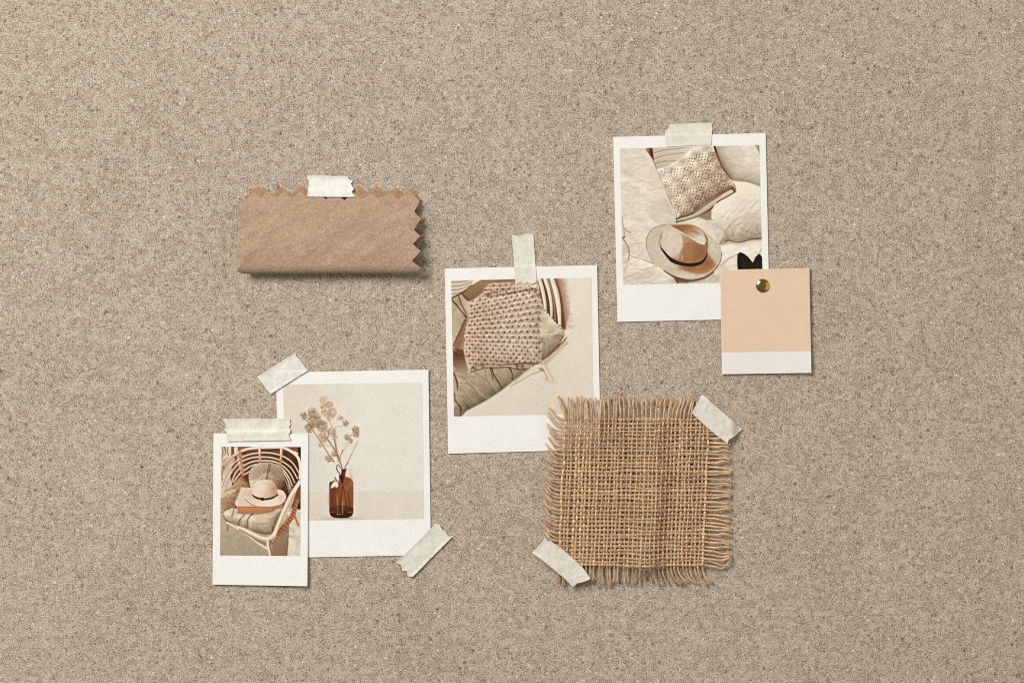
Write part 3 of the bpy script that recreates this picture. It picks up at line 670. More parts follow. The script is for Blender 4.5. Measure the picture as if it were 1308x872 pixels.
# ------------------------------------------------------------------ instant photo: dried flowers in a brown bottle
QC = [(352.9, 475.5), (547.3, 471.9), (550.5, 708.4), (356.5, 711.9)]
ZC = quad_z(QC, 0.52, [(1, 0, 0.6, 2), (0, 1, .1, 3)])
def picture_flowers():
    p = Pic([(361.9, 491.0), (539.7, 488.0), (541.8, 662.0), (364.5, 664.9)], seed=7)
    C1 = (345, 465, 6.229); C2 = (385, 590, 10.9)
    p.frame(*C1)
    p.fill(G((220, 210, 194), (231, 224, 212), (110, 300), (750, 350)))
    p.frame(*C2)
    p.poly([(-300, 408), (2000, 398), (2000, 900), (-300, 900)], G((221, 209, 190), (225, 215, 198), (0, 600), (1200, 600)), .8, .9)
    p.blob((560, 790), (260, 26), (196, 180, 154), .8); p.tex(TX(0.006, .02, 3))
    p.frame(*C1); rs = p.rs
    br = (150, 116, 82)
    for L, w, c in (([(548, 772), (520, 690), (470, 610), (430, 560)], 8, (140, 108, 76)), ([(508, 778), (460, 705), (400, 610), (338, 522)], 7, (132, 98, 66)), ([(575, 822), (545, 760), (500, 660), (455, 600)], 5, (150, 118, 86)),
                    ([(545, 765), (530, 680), (515, 590), (505, 520)], [13, 15, 12, 8], (176, 146, 112)), ([(515, 560), (490, 490), (462, 420), (440, 350)], 5, (170, 140, 108)), ([(560, 765), (530, 700), (512, 600)], 5, (130, 98, 68)),
                    ([(596, 816), (630, 752), (665, 680), (696, 612)], [7, 6, 5, 3], (160, 130, 98)), ([(556, 765), (562, 725), (582, 680)], [5, 5, 8], (120, 90, 62)), ([(568, 800), (556, 760), (545, 720)], 5, (140, 110, 78)),
                    ([(625, 590), (650, 560), (675, 530)], 5, (150, 116, 84)), ([(515, 500), (560, 492), (600, 482)], 4, (170, 142, 112)), ([(270, 420), (310, 470), (345, 530)], 5, (150, 116, 84)), ([(560, 430), (590, 455)], 3, (170, 142, 112)),
                    ([(420, 640), (470, 648), (480, 655)], 3, (180, 152, 122)), ([(490, 745), (510, 775)], 5, (130, 98, 68))):
        p.line(L, w, c, .45, .92)
    for (cx, cy, r, tone, dens) in ((268, 413, 30, .95, 1), (340, 385, 38, .95, 1), (382, 415, 32, 1.15, .7), (352, 455, 52, .92, 1.1), (312, 508, 36, .92, 1), (412, 488, 44, .9, 1.1), (428, 310, 36, 1.22, .6), (425, 285, 26, 1.3, .5), (476, 322, 30, 1.08, .8), (432, 388, 28, 1.12, .8), (490, 385, 38, 1.08, .9), (475, 420, 30, 1.15, .7), (555, 426, 24, 1.15, .7),
                                    (604, 470, 24, 1.02, .9), (680, 522, 30, .95, 1), (688, 558, 24, .95, 1), (612, 578, 24, .98, 1), (640, 612, 18, .98, 1), (430, 560, 44, 1.1, .9), (425, 600, 26, 1.08, .8), (490, 540, 36, 1.05, .9), (515, 588, 22, 1.1, .8), (405, 642, 20, 1.12, .8), (465, 748, 28, 1.0, 1), (512, 715, 24, 1.02, 1), (420, 330, 26, 1.15, .6)):
        p.blob((cx, cy), r * .8, (196 * min(tone, 1.1), 166 * min(tone, 1.1), 132 * min(tone, 1.12)), .42 * dens)
        for k in range(int(r * r / 22 * dens)):
            a = rs.uniform(0, 6.283); d = r * math.sqrt(rs.rand()); q = rs.uniform(.82, 1.14)
            p.blob((cx + d * math.cos(a), cy + d * math.sin(a)), (rs.uniform(4, 7), rs.uniform(3, 5)), (168 * tone * q, 134 * tone * q, 98 * tone * q), .8, rs.uniform(0, 3))
        for k in range(int(r / 3)):
            a = rs.uniform(0, 6.283); d = r * math.sqrt(rs.rand()); p.blob((cx + d * math.cos(a), cy + d * math.sin(a)), 3.4, (116, 84, 54) if tone < 1.05 else (164, 130, 96), .6)
    for k in range(14): p.blob((rs.uniform(585, 630), rs.uniform(625, 670)), 3.5, (184, 156, 124), .7)
    for k in range(10):
        a = -1.57 + (k - 4.5) * .16; p.line([(428, 300), (428 + 48 * math.cos(a), 300 + 48 * math.sin(a))], 2.5, (206, 184, 156), .4, .6, False)
    # bottle
    p.frame(*C2)
    BT = [(388, 300), (398, 276), (445, 266), (500, 242), (535, 212), (556, 165), (560, 96), (632, 88), (616, 150), (610, 198), (650, 208), (695, 234), (720, 275), (724, 330), (724, 690), (708, 742), (650, 768), (560, 776), (450, 766), (405, 738), (390, 690)]
    p.poly(BT, G((90, 42, 17), (130, 70, 32), (400, 500), (600, 480)), .6)
    p.blob((600, 460), (60, 170), (152, 86, 40), .7); p.blob((690, 420), (26, 200), (132, 76, 40), .8); p.blob((440, 520), (50, 120), (116, 54, 18), .7); p.blob((690, 300), (30, 50), (160, 112, 68), .7)
    p.blob((500, 520), (14, 90), (176, 112, 60), .7); p.line([(396, 300), (396, 500), (398, 700)], 8, (190, 150, 112), .5, .45)
    p.poly([(396, 640), (470, 614), (600, 606), (722, 640), (722, 690), (706, 742), (650, 768), (560, 775), (450, 765), (405, 737), (394, 690)], G((84, 38, 14), (38, 14, 4), (560, 620), (560, 760)), .8, .92)
    p.line([(400, 648), (470, 616), (600, 608), (720, 642)], 7, (60, 24, 8), .5, .8)
    p.poly([(556, 165), (560, 96), (632, 88), (616, 150), (606, 200), (590, 240), (585, 290), (560, 290), (552, 240), (525, 215)], G((50, 20, 10), (112, 56, 28), (560, 140), (625, 130)), .5, .95)
    p.line([(590, 140), (584, 190)], 8, (130, 70, 36), .6, .7)
    for L, w in (([(572, 240), (574, 330), (556, 470), (542, 612)], [24, 9, 8, 7]), ([(580, 330), (604, 440), (632, 612)], [9, 10, 12]), ([(618, 290), (650, 450), (672, 640)], [7, 8, 10])):
        p.line(L, w, (56, 22, 8), .6, .9)
    p.line([(640, 320), (640, 400)], 6, (200, 136, 78), .6, .6); p.line([(612, 300), (636, 400)], 5, (186, 118, 62), .5, .7); p.blob((573, 328), 7, (214, 168, 120), .9)
    p.line([(572, 550), (576, 640), (574, 720)], 9, (206, 152, 96), .6, .75); p.line([(502, 470), (505, 600), (506, 710)], 14, (160, 100, 54), .9, .6)
    p.line([(494, 725), (546, 725)], 7, (220, 160, 100), .4, .85, False); p.line([(655, 693), (702, 690)], 6, (214, 150, 92), .4, .85, False); p.line([(404, 690), (475, 692)], 6, (190, 120, 66), .4, .7, False)
    p.blob((570, 770), (100, 8), (30, 12, 4), .7)
    # pale leaves in front of the shoulder
    lf = (234, 225, 210)
    p.poly([(386, 262), (450, 250), (480, 205), (520, 150), (552, 100), (548, 140), (532, 180), (526, 240), (522, 285), (505, 275), (495, 248), (440, 268), (398, 272)], lf, .5)
    p.poly([(412, 366), (420, 320), (446, 284), (474, 264), (482, 300), (470, 340)], lf, .5, 1, True); p.poly([(480, 352), (478, 300), (490, 262), (510, 300), (514, 332)], lf, .5, 1, True)
    p.line([(470, 212), (486, 240), (492, 262)], [14, 12, 5], (96, 54, 32), .5, .9); p.line([(410, 368), (440, 352), (476, 340)], 6, (120, 64, 30), .6, .7); p.line([(400, 272), (440, 264), (470, 236)], 5, (110, 66, 40), .5, .8)
    p.line([(556, 90), (530, 55), (505, 35), (490, 62), (500, 110), (520, 140)], [5, 6, 8, 9, 15, 6], (70, 36, 20), .5, .92)
    p.line([(528, 140), (536, 170), (530, 205)], [10, 16, 20], (58, 28, 14), .5, .9); p.line([(512, 250), (520, 285)], 5, (120, 70, 40), .5, .7)
    p.line([(600, 92), (620, 50), (655, 5)], 7, (150, 116, 82), .5, .9); p.line([(568, 92), (556, 40), (545, 0)], 6, (130, 98, 68), .5, .9)
    return p

# ------------------------------------------------------------------ small instant photo: wicker armchair with hat and books
QD = [(273.0, 553.0), (394.1, 553.6), (393.0, 747.6), (271.9, 745.8)]
ZD = quad_z(QD, 1.05, [(1, 1, 0.75, 2.2), (1, None, 0.10, 3), (None, 1, 0.25, 3)])
def picture_chair():
    p = Pic([(282.6, 570.0), (384.5, 570.4), (384.0, 709.3), (281.5, 708.6)], 0.42, seed=9)
    D1 = (265, 525, 7.264); D2 = (265, 635, 7.264)
    p.frame(*D1); rs = p.rs
    p.fill((92, 42, 24)); p.tex(TX(0.02, 0.25, 3))
    lt = (234, 219, 197); wk = (182, 122, 80)
    # pale curtains and screen on the left
    p.poly([(110, 320), (225, 320), (250, 420), (300, 560), (300, 700), (110, 800)], (220, 206, 184), .8)
    for L, w in (([(160, 330), (170, 375), (162, 405)], [14, 9, 2]), ([(186, 330), (190, 380), (196, 410)], [4, 9, 4]), ([(140, 330), (146, 380), (138, 440)], [5, 10, 3]), ([(232, 330), (236, 370), (232, 420)], [22, 28, 20]), ([(205, 520), (190, 560), (175, 600)], [10, 6, 3]), ([(150, 470), (170, 440)], [9, 3]), ([(200, 545), (196, 550)], 8),
                 ([(168, 690), (176, 715)], [12, 6]), ([(180, 650), (185, 662)], [12, 4]), ([(200, 610), (170, 690)], [5, 7]), ([(140, 620), (146, 660)], [9, 4])):
        p.line(L, w, (110, 66, 40), .5, .9)
    for k in range(10):
        x = 140 + k * 13; p.line([(x, 440 + rs.uniform(-20, 20)), (x - 6, 560), (x - 14, 700)], 3, (178, 156, 128), .6, .7)
    p.poly([(265, 330), (345, 330), (300, 372), (262, 400)], (128, 78, 50), .7); p.poly([(246, 330), (285, 330), (280, 375), (252, 400)], (226, 212, 192), .6)
    # dark hollow of the chair back
    HO = [(240, 470), (300, 390), (430, 345), (580, 335), (700, 345), (800, 400), (850, 470), (858, 560), (820, 660), (780, 760), (700, 800), (420, 740), (330, 610), (230, 700), (215, 600)]
    p.poly(HO, G((100, 48, 26), (66, 28, 14), (400, 400), (720, 700)), .8)
    p.tex(TX(0.03, .3, 5), HO); p.blob((470, 355), (60, 10), (150, 116, 70), .6); p.blob((660, 375), (40, 12), (146, 108, 66), .5)
    p.poly([(262, 410), (330, 395), (345, 600), (235, 670)], (132, 84, 56), 1.0, .5)
    p.line([(285, 405), (295, 470), (320, 560)], [24, 26, 22], (206, 186, 160), .7, .85)
    p.poly([(838, 318), (875, 318), (875, 560), (858, 500), (842, 420)], (22, 14, 10), .6)
    p.poly([(700, 318), (840, 318), (845, 425), (800, 385), (740, 350)], (128, 70, 44), .7); p.line([(812, 375), (838, 392)], 14, (236, 224, 206), .6)
    p.poly([(800, 700), (875, 620), (875, 880), (740, 880)], (120, 66, 40), .8)
    # rings of cane
    rings = [[(135, 700), (170, 595), (240, 487), (325, 425), (400, 397), (500, 383), (600, 387), (700, 415), (790, 475), (850, 570)],
             [(160, 730), (190, 630), (258, 515), (340, 455), (420, 429), (500, 423), (600, 429), (690, 460), (778, 525), (836, 620)],
             [(215, 690), (268, 562), (345, 500), (420, 466), (500, 457), (600, 461), (682, 492), (760, 562), (812, 660)],
             [(245, 655), (300, 580), (352, 540), (405, 508), (470, 490), (560, 486), (650, 500), (700, 535), (750, 600), (790, 690)],
             [(350, 585), (395, 556), (440, 535), (600, 520), (690, 555), (735, 610), (775, 715)]]
    for R in rings:
        p.line([(a + 2, b + 8) for a, b in R], 8, (96, 46, 24), .5, .7); p.line(R, [11, 12, 13, 13, 12, 11], lt, .45); p.line([(a, b + 4) for a, b in R], 4, (196, 160, 122), .5, .45)
    for k in range(5):
        p.line([(700 + 26 * k, 600 + 40 * k), (735 + 16 * k, 660 + 36 * k), (748 + 10 * k, 720 + 30 * k)], 6, (222, 202, 176), .45, .8)
    p.line([(128, 590), (150, 520), (220, 430), (320, 366), (430, 340), (580, 336), (700, 338), (790, 378), (845, 435), (862, 520), (860, 620)], [20, 22, 24, 24, 23, 20, 22, 26, 26, 24, 24], G((206, 148, 104), (236, 221, 199), (140, 560), (400, 340)), .5)
    p.line([(140, 585), (160, 530), (228, 442), (325, 380)], 6, (150, 92, 58), .6, .7)
    for L, w in (([(484, 336), (487, 400), (492, 470)], 21), ([(688, 338), (684, 420), (680, 510)], [23, 21, 18])): p.line(L, w, G((238, 224, 204), (198, 140, 96), (487, 380), (490, 470)), .5); p.line([(a + 8, b) for a, b in L], 5, (150, 100, 66), .5, .6)
    p.line([(303, 372), (318, 480), (332, 600)], [20, 18, 20], wk, .6)
    for y in (410, 452, 494, 536, 578): p.line([(305 + (y - 372) * .12, y), (330 + (y - 372) * .12, y - 4)], 6, (232, 214, 190), .5, .6, False)
    p.blob((485, 405), (9, 14), wk, .8); p.blob((678, 480), (9, 26), (186, 120, 76), .8); p.blob((150, 520), (10, 16), (140, 80, 50), .9)
    # left pillow
    p.poly([(115, 780), (160, 725), (230, 690), (315, 600), (350, 615), (415, 690), (420, 720), (320, 705), (262, 830), (250, 900), (270, 935), (180, 905), (115, 960)], G((190, 166, 134), (140, 92, 60), (220, 740), (380, 680)), .8)
    PL = [(115, 780), (160, 725), (315, 600), (415, 690), (262, 830), (250, 900), (115, 960)]
    p.tex(TX(.02, .25, 15, (1, 2.4), .5), PL)
    p.puff(PL, 50, .4, (-.5, -.8), 1.2, .016, (1, 2), .5, 36)
    for L in ([(150, 800), (220, 770), (290, 740)], [(140, 840), (200, 830), (255, 815)], [(160, 740), (230, 715), (300, 690)]): p.line(L, [3, 8, 3], (120, 78, 50), .7, .6)
    p.line([(330, 605), (380, 650), (420, 700)], [10, 24, 16], (92, 44, 24), .9, .8)
    # round pleated cushion
    RC = [(385, 610), (400, 545), (450, 495), (520, 474), (590, 474), (650, 500), (695, 550), (715, 610), (700, 670), (660, 720), (430, 720), (395, 670)]
    p.poly(RC, G((206, 186, 160), (148, 114, 86), (500, 560), (720, 680)), .7, 1, True)
    p.puff(RC, 60, .4, (-.5, -.8), 0, smooth=True)
    for k in range(46):
        a = -math.pi + (k + rs.uniform(-.2, .2)) * math.pi / 45 * 1.1 - .15; r1 = rs.uniform(150, 168); r0 = rs.uniform(40, 90)
        cx, cy = 555, 612; A = (cx + r0 * math.cos(a), cy + r0 * .8 * math.sin(a)); B = (cx + r1 * math.cos(a), cy + r1 * .86 * math.sin(a))
        p.line([A, ((A[0] + B[0]) / 2 + 3, (A[1] + B[1]) / 2), B], [4, 7, 6], (116, 88, 62), .45, .8); A2_ = (A[0] + 6, A[1] + 2); B2_ = (B[0] + 7, B[1] + 2)
        p.line([A2_, B2_], 4, (222, 206, 180), .45, .5, False)
    for L in ([(575, 485), (558, 560), (545, 630)], [(590, 490), (572, 560), (556, 632)]): p.line(L, [4, 6, 5], (86, 52, 32), .45, .9)
    p.blob((690, 670), (40, 45), (128, 78, 48), .8, .4); p.blob((720, 720), (30, 40), (84, 36, 18), .8)
    # seat, floor, rug
    p.frame(*D2)
    p.poly([(110, 120), (870, 90), (870, 560), (110, 560)], G((180, 165, 138), (164, 148, 120), (300, 250), (300, 540)), 1.0)
    p.tex(TX(.03, .08, 22), [(110, 150), (870, 150), (870, 560), (110, 560)])
    p.poly([(750, 130), (875, 110), (875, 560), (735, 560), (752, 350)], (216, 204, 184), .8); p.tex(TX(.02, .14, 23, (1, 2), .4), [(750, 130), (875, 110), (875, 560), (735, 560)])
    p.poly([(640, 320), (700, 250), (756, 220), (752, 360), (738, 545), (610, 545), (600, 430)], G((150, 124, 94), (134, 104, 74), (660, 350), (740, 500)), .9)
    p.line([(752, 230), (752, 360), (738, 540)], 8, (92, 58, 36), .7, .7); p.blob((700, 310), (40, 30), (112, 74, 48), .6); p.blob((760, 350), (50, 8), (180, 150, 116), .6, .5)
    p.poly([(800, 60), (870, 40), (870, 108), (826, 104)], (26, 16, 11), .6); p.line([(812, 115), (862, 128)], 12, (236, 224, 206), .6, .8)
    p.poly([(115, 0), (265, 0), (262, 60), (262, 108), (170, 116), (115, 170)], G((176, 142, 108), (148, 100, 66), (140, 40), (255, 60)), .8); p.tex(TX(.02, .2, 25, (1, 2.4), .3), [(115, 0), (265, 0), (262, 108), (115, 170)])
    SE = [(148, 160), (165, 118), (215, 98), (275, 100), (282, 130), (420, 140), (610, 112), (695, 100), (668, 190), (640, 270), (600, 330), (540, 338), (460, 318), (340, 272), (200, 228), (160, 195)]
    p.poly(SE, G((205, 185, 160), (184, 160, 134), (380, 160), (640, 240)), .7); p.tex(TX(.02, .12, 26, (1, 1.5), .8), SE)
    p.puff(SE, 45, .45, (-.3, -.85), 1.1, .016, (1.8, 1), -.3, 37)
    p.blob((640, 230), (26, 70), (128, 84, 56), .75, .3); p.line([(285, 140), (430, 150), (560, 132), (612, 118)], 14, (112, 66, 40), 1.0, .75)
    for L, w in (([(248, 104), (240, 140), (228, 170)], [8, 7, 3]), ([(345, 160), (305, 205), (288, 262)], [5, 9, 8]), ([(425, 148), (382, 190), (372, 232), (370, 285)], [10, 9, 7, 5]), ([(160, 122), (182, 108), (215, 100)], [7, 8, 5]), ([(152, 165), (168, 200), (205, 230)], [6, 7, 5]), ([(606, 270), (606, 310)], [4, 8]), ([(430, 308), (520, 334), (590, 332)], [5, 9, 7])):
        p.line(L, w, (92, 52, 30), .6, .9)
    for L in ([(270, 110), (262, 150), (255, 190)], [(365, 165), (340, 220), (330, 255)], [(450, 165), (410, 215), (400, 275)]): p.line(L, [3, 14, 4], (224, 208, 180), .9, .6)
    # cream blanket and books
    p.poly([(310, -98), (425, -92), (500, -40), (720, -20), (722, 30), (690, 62), (612, 84), (278, 86), (256, 50), (262, 20), (278, -10)], G((226, 207, 181), (212, 188, 158), (300, -60), (600, 70)), .6)
    p.tex(TX(.03, .08, 27), [(310, -98), (425, -92), (720, -20), (612, 84), (278, 86), (256, 50)])
    p.line([(312, -95), (285, -20), (260, 40)], 5, (150, 106, 74), .6, .7); p.line([(262, 40), (268, 70), (282, 84)], 10, (236, 222, 200), .5, .7)
    p.poly([(276, 84), (610, 84), (613, 120), (425, 143), (284, 136)], G((208, 136, 90), (176, 104, 62), (440, 84), (440, 142)), .5); p.poly([(612, 82), (704, 54), (700, 92), (613, 114)], G((172, 92, 54), (196, 122, 78), (620, 90), (690, 80)), .5)
    p.tex(TX(.03, .1, 28, (1, .3)), [(276, 84), (610, 84), (613, 120), (425, 143), (284, 136)])
    p.line([(276, 84), (440, 88), (610, 84), (704, 52)], 4, (128, 66, 34), .5, .7); p.line([(611, 84), (613, 118)], 7, (96, 44, 22), .5, .9, False); p.line([(280, 90), (286, 132)], 8, (236, 156, 100), .6, .6, False)
    # hat
    p.frame(*D1)
    HB = [(345, 775), (368, 735), (430, 715), (655, 722), (715, 750), (730, 795), (705, 840), (645, 870), (560, 880), (460, 872), (385, 835)]
    p.line([(360, 820), (450, 880), (560, 892), (650, 880), (720, 830)], 16, (168, 126, 92), 1.0, .8)
    p.poly(HB, G((222, 199, 170), (236, 219, 196), (400, 760), (560, 850)), .6, 1, True); p.blob((690, 800), (34, 40), (218, 184, 150), .7); p.blob((400, 770), (40, 24), (206, 172, 138), .6, .4)
    p.line([(350, 780), (388, 832), (460, 868), (560, 876), (645, 866), (703, 836), (727, 795)], 6, (240, 226, 205), .5, .8)
    p.poly([(418, 785), (422, 700), (440, 665), (480, 642), (540, 632), (598, 640), (632, 672), (648, 720), (656, 780), (600, 806), (520, 815), (450, 802)], G((232, 216, 193), (192, 148, 112), (480, 700), (660, 740)), .6)
    p.blob((520, 710), (40, 40), (242, 227, 206), .6); p.blob((615, 715), (24, 26), (176, 128, 92), .7, .5); p.line([(440, 672), (480, 650), (540, 640), (600, 648)], 8, (242, 228, 206), .7, .6)
    p.line([(420, 772), (450, 797), (520, 814), (600, 803), (655, 772)], [9, 17, 17, 17, 11], (52, 30, 20), .5); p.poly([(498, 798), (525, 800), (523, 828), (500, 826)], (36, 20, 14), .5)
    # near frame of the chair
    p.frame(*D2)
    p.line([(188, 240), (187, 300)], 20, (150, 94, 60), .5, 1, False); p.line([(184, 245), (182, 290)], 7, (214, 184, 150), .5, .8, False)
    p.line([(800, 150), (822, 200), (846, 256)], [22, 21, 18], (176, 102, 62), .5); p.line([(794, 150), (838, 254)], 6, (214, 150, 104), .5, .7)
    WS = [(600, 428), (640, 372), (700, 290), (770, 200), (810, 120), (838, 20)]
    p.line(WS, [22, 30, 40, 46, 40, 30], (158, 98, 60), .6)
    for k in range(34):
        t = k / 33; x = np.interp(t, np.linspace(0, 1, 6), [a for a, b in WS]); y = np.interp(t, np.linspace(0, 1, 6), [b for a, b in WS])
        p.line([(x - 16, y - 12), (x + 16, y + 14)], 4, (100, 52, 28) if k % 2 else (214, 150, 102), .4, .7, False)
    for k in range(4):
        p.line([(690 + 26 * k, 235 - 40 * k), (735 + 22 * k, 130 - 40 * k), (775 + 20 * k, 30 - 45 * k)], 8, (226, 206, 180), .5, .85)
    p.line([(185, 234), (270, 284), (370, 348), (470, 424), (575, 484)], [20, 21, 22, 23, 26], lt, .5); p.line([(190, 246), (275, 296), (375, 360), (475, 436), (570, 492)], 6, (164, 122, 86), .6, .8)
    p.line([(300, 300), (400, 352), (470, 396), (545, 432)], [4, 14, 20, 24], (136, 104, 74), .9, .7)
    p.line([(590, 415), (640, 350), (700, 260)], 14, (112, 60, 34), .7, .85)
    p.line([(285, 272), (360, 306), (440, 350), (510, 378), (575, 378), (620, 345), (645, 285), (672, 215), (700, 150), (740, 60), (790, -40), (862, -150)], [20, 30, 34, 38, 38, 36, 34, 34, 36, 38, 36, 32], (236, 221, 199), .55)
    p.line([(300, 290), (440, 366), (510, 393), (580, 392), (632, 354), (660, 285), (690, 210), (758, 60), (810, -40)], 9, (172, 124, 84), .7, .75)
    p.line([(562, 390), (566, 440), (578, 490), (592, 548)], [24, 27, 28, 28], lt, .5); p.line([(576, 395), (580, 440), (592, 490), (604, 548)], [8, 14, 17, 17], (156, 88, 50), .6, .9)
    p.line([(600, 412), (640, 352)], 10, (226, 206, 180), .5, .7)
    return p

def instant_photo(quad, zf, pic, label, origin):
    r = root('instant_photo', *origin)
    tag(r, label, 'photo', 'instant photos fixed to the board')
    card(quad, zf, M_WHITE, r, 'white_border', origin)
    pic.build(r, origin, zf)
    return r
instant_photo(QA, ZA, picture_hat(), 'instant photo of a felt hat and crochet cushion, corner under the peach card', (883, 291))
instant_photo(QB, ZB, picture_throw(), 'instant photo of a crocheted throw folded on a rattan chair, corner under the burlap', (668, 459))
instant_photo(QC, ZC, picture_flowers(), 'instant photo of dried flowers in a brown glass bottle', (452, 592))
instant_photo(QD, ZD, picture_chair(), 'small narrow instant photo of a hat and books on a wicker armchair', (333, 650))

# ================================================================== peach card
QE = [(919.7, 344.7), (1033.3, 342.5), (1035.7, 475.9), (921.9, 477.7)]
ZE = quad_z(QE, 1.3, [(1, None, 0.45, 2.2), (1, 1, 0.45, 2.5)])
oe = (977, 410)
r = root('colour_card', *oe); tag(r, 'small peach colour card with a white lower band, held by a brass thumbtack', 'colour card')
card(QE, ZE, M_WHITE2, r, 'card_stock', oe, 0.35)
QP = [(919.9, 344.9), (1033.1, 342.7), (1034.9, 447.8), (921.5, 449.8)]
sheet('peach_panel', QP, lambda x, y: (x, y, ZE(x, y) + 0.06), 0.04, M_PEACH, r, 7, 3, oe)

# ================================================================== thumbtack
def lathe(name, prof, mat, parent, seg=64):
    vs_, fs = [], []
    for (rr, z) in prof:
        for k in range(seg): a = k * 2 * math.pi / seg; vs_.append((rr * MM * math.cos(a), rr * MM * math.sin(a), z * MM))
    for i in range(len(prof) - 1):
        for k in range(seg): a, b = i * seg + k, i * seg + (k + 1) % seg; fs.append((a, b, b + seg, a + seg))
    fs.append(tuple(range((len(prof) - 1) * seg, len(prof) * seg))); fs.append(tuple(range(seg - 1, -1, -1)))
    me = bpy.data.meshes.new(name); me.from_pydata(vs_, [], fs); me.update(); me.shade_smooth(); me.set_sharp_from_angle(angle=math.radians(60)); me.materials.append(mat)
    return link(name, me, parent)
zt = float(ZE(np.array([973.7]), np.array([364.9]))[0]) + 0.1
tk = root('thumbtack', 973.7, 364.9, zt * MM); tag(tk, 'round shiny brass thumbtack pushed through the peach card', 'thumbtack')
R = 3.45
head = [(R * .86, 0.0), (R * .97, 0.06), (R, 0.22), (R * .985, 0.40), (R * .95, 0.50)]
for k in range(1, 11):      # the bevelled shoulder, then the nearly flat crown
    t = k / 10; tilt = math.radians(30 - 11 * t); r0_, z0_ = head[-1]; head.append((r0_ - R * .036, z0_ + R * .036 * math.tan(tilt)))
for k in range(1, 9):
    t = k / 8; r0_, z0_ = head[-1]; dr = R * .59 / 8; head.append((max(.01, r0_ - dr), z0_ + dr * math.tan(math.radians(9 * (1 - t) ** 1.5))))
lathe('head', head, M_BRASS, tk)
lathe('pin', [(0.05, -9.0), (0.45, -7.6), (0.5, 0.0)], M_STEEL, tk, 16)

# ================================================================== felt swatch folded in half
def C(ox, oy, s, pts): return [(ox + a / s, oy + b / s) for a, b in pts]
F1 = (295, 215, 9.689); F2 = (420, 215, 9.689); F3 = (295, 275, 9.689); F4 = (420, 275, 9.689)
top_front = C(*F1, [(285, 300), (385, 366), (445, 300), (575, 367), (660, 290), (765, 370), (865, 288), (965, 372), (1075, 296), (1178, 388), (1285, 300)]) + C(*F2, [(200, 402), (310, 300), (415, 384), (522, 308), (620, 384), (758, 300), (858, 387), (1006, 280)])
right_front = C(*F2, [(1130, 415), (1060, 540), (1145, 630), (1058, 768)]) + C(*F4, [(1140, 265), (1045, 360), (1145, 450), (1035, 570), (1148, 658)])
left_front = C(*F1, [(112, 470), (160, 562), (104, 652), (174, 714)]) + C(*F3, [(104, 220), (150, 297), (84, 370), (140, 455), (84, 532), (150, 607), (88, 695)])
top_back = C(*F1, [(185, 352), (345, 230), (450, 300), (540, 320), (625, 226), (755, 326), (868, 208), (985, 330)]) + C(*F1, [(1100, 225), (1210, 335)]) + C(*F2, [(120, 230), (250, 320), (372, 213), (490, 308), (610, 226), (710, 312), (835, 241), (918, 330), (1030, 250)])
right_back = C(*F2, [(1138, 388), (1075, 510), (1182, 622), (1070, 735), (1172, 840)]) + C(*F4, [(1060, 330), (1140, 440), (1030, 560), (1110, 650)])
left_back = C(*F1, [(170, 470), (210, 560), (150, 650), (215, 714)]) + C(*F3, [(150, 220), (200, 297), (140, 370), (190, 455), (140, 532), (190, 607), (140, 690)])
YB = 350.2; RF = 13.0; YC = YB - RF; ZBK = 0.75
rr_mm = 3.5
def wf(p):
    x, y = p
    return (x, y) if y <= YC else (x, YC + RF * math.asin(min(1, (y - YC) / RF)))
def wb(p): return (p[0], YC + math.pi * RF + (YC - min(p[1], YC - .3)))
fold_r = C(*F4, [(1085, 733)])[0][0]; fold_l = C(*F3, [(200, 735)])[0][0]
out = [wf(q) for q in top_front] + [wf(q) for q in right_front] + [(fold_r, YC + RF * math.pi * .5), (fold_r, YC + RF * math.pi * .8)]
out += [wb(q) for q in right_back[::-1]] + [wb(q) for q in top_back[::-1]] + [wb(q) for q in left_back] + [(fold_l, YC + RF * math.pi * .8), (fold_l, YC + RF * math.pi * .5)]
out += [wf(q) for q in left_front[::-1]]
YT = 244.0
def felt_front_z(x, y):
    t = np.clip((y - YT) / (YC - YT), 0, 1)
    ztop = ZBK + 1.6; zb = ZBK + 2 * rr_mm
    z = ztop + (zb - ztop) * (np.sin(np.minimum(t * 1.06, 1.06) * np.pi / 2) ** 1.1)
    side = 0.5 * np.exp(-((x - 535) / 18) ** 2) * t
    wr = (fbm(x / 34, y / 26, 3) - .5) * 1.9 + (fbm((x + y * 1.4) / 17, (x - y) / 60, 8) - .5) * 1.0
    return z + side + wr * sstep(0, .25, t) * (1 - .6 * sstep(.85, 1, t))
def felt_map(x, w):
    px = x.copy(); py = np.zeros_like(x); z = np.zeros_like(x)
    f = w <= YC; a = (w > YC) & (w < YC + math.pi * RF); b = ~f & ~a
    py[f] = w[f]; z[f] = felt_front_z(x[f], w[f])
    th_ = (w[a] - YC) / RF; jig = (fbm(x[a] / 30, x[a] * 0, 3) - .5)
    zc_top = felt_front_z(x[a], np.full(a.sum(), YC)); rad = (zc_top - ZBK) / 2
    py[a] = YC + RF * np.sin(th_) + 1.2 * jig * np.sin(th_) + 0.8 * np.sin((x[a] - 310) / 230 * np.pi) * -np.sin(th_); z[a] = ZBK + rad * (1 + np.cos(th_))
    py[b] = YC - (w[b] - YC - math.pi * RF); z[b] = ZBK + 0.06 * (fbm(x[b] / 20, w[b] / 20, 4) - .5)
    return px, py, z
fo = (421, 298)
felt = sheet('fabric_swatch', out, felt_map, 0.45, M_FELT, None, 2.2, 1.2, fo, M_FELT_IN)
tag(felt, 'tan felt fabric swatch folded in half with pinked zigzag edges', 'fabric swatch')

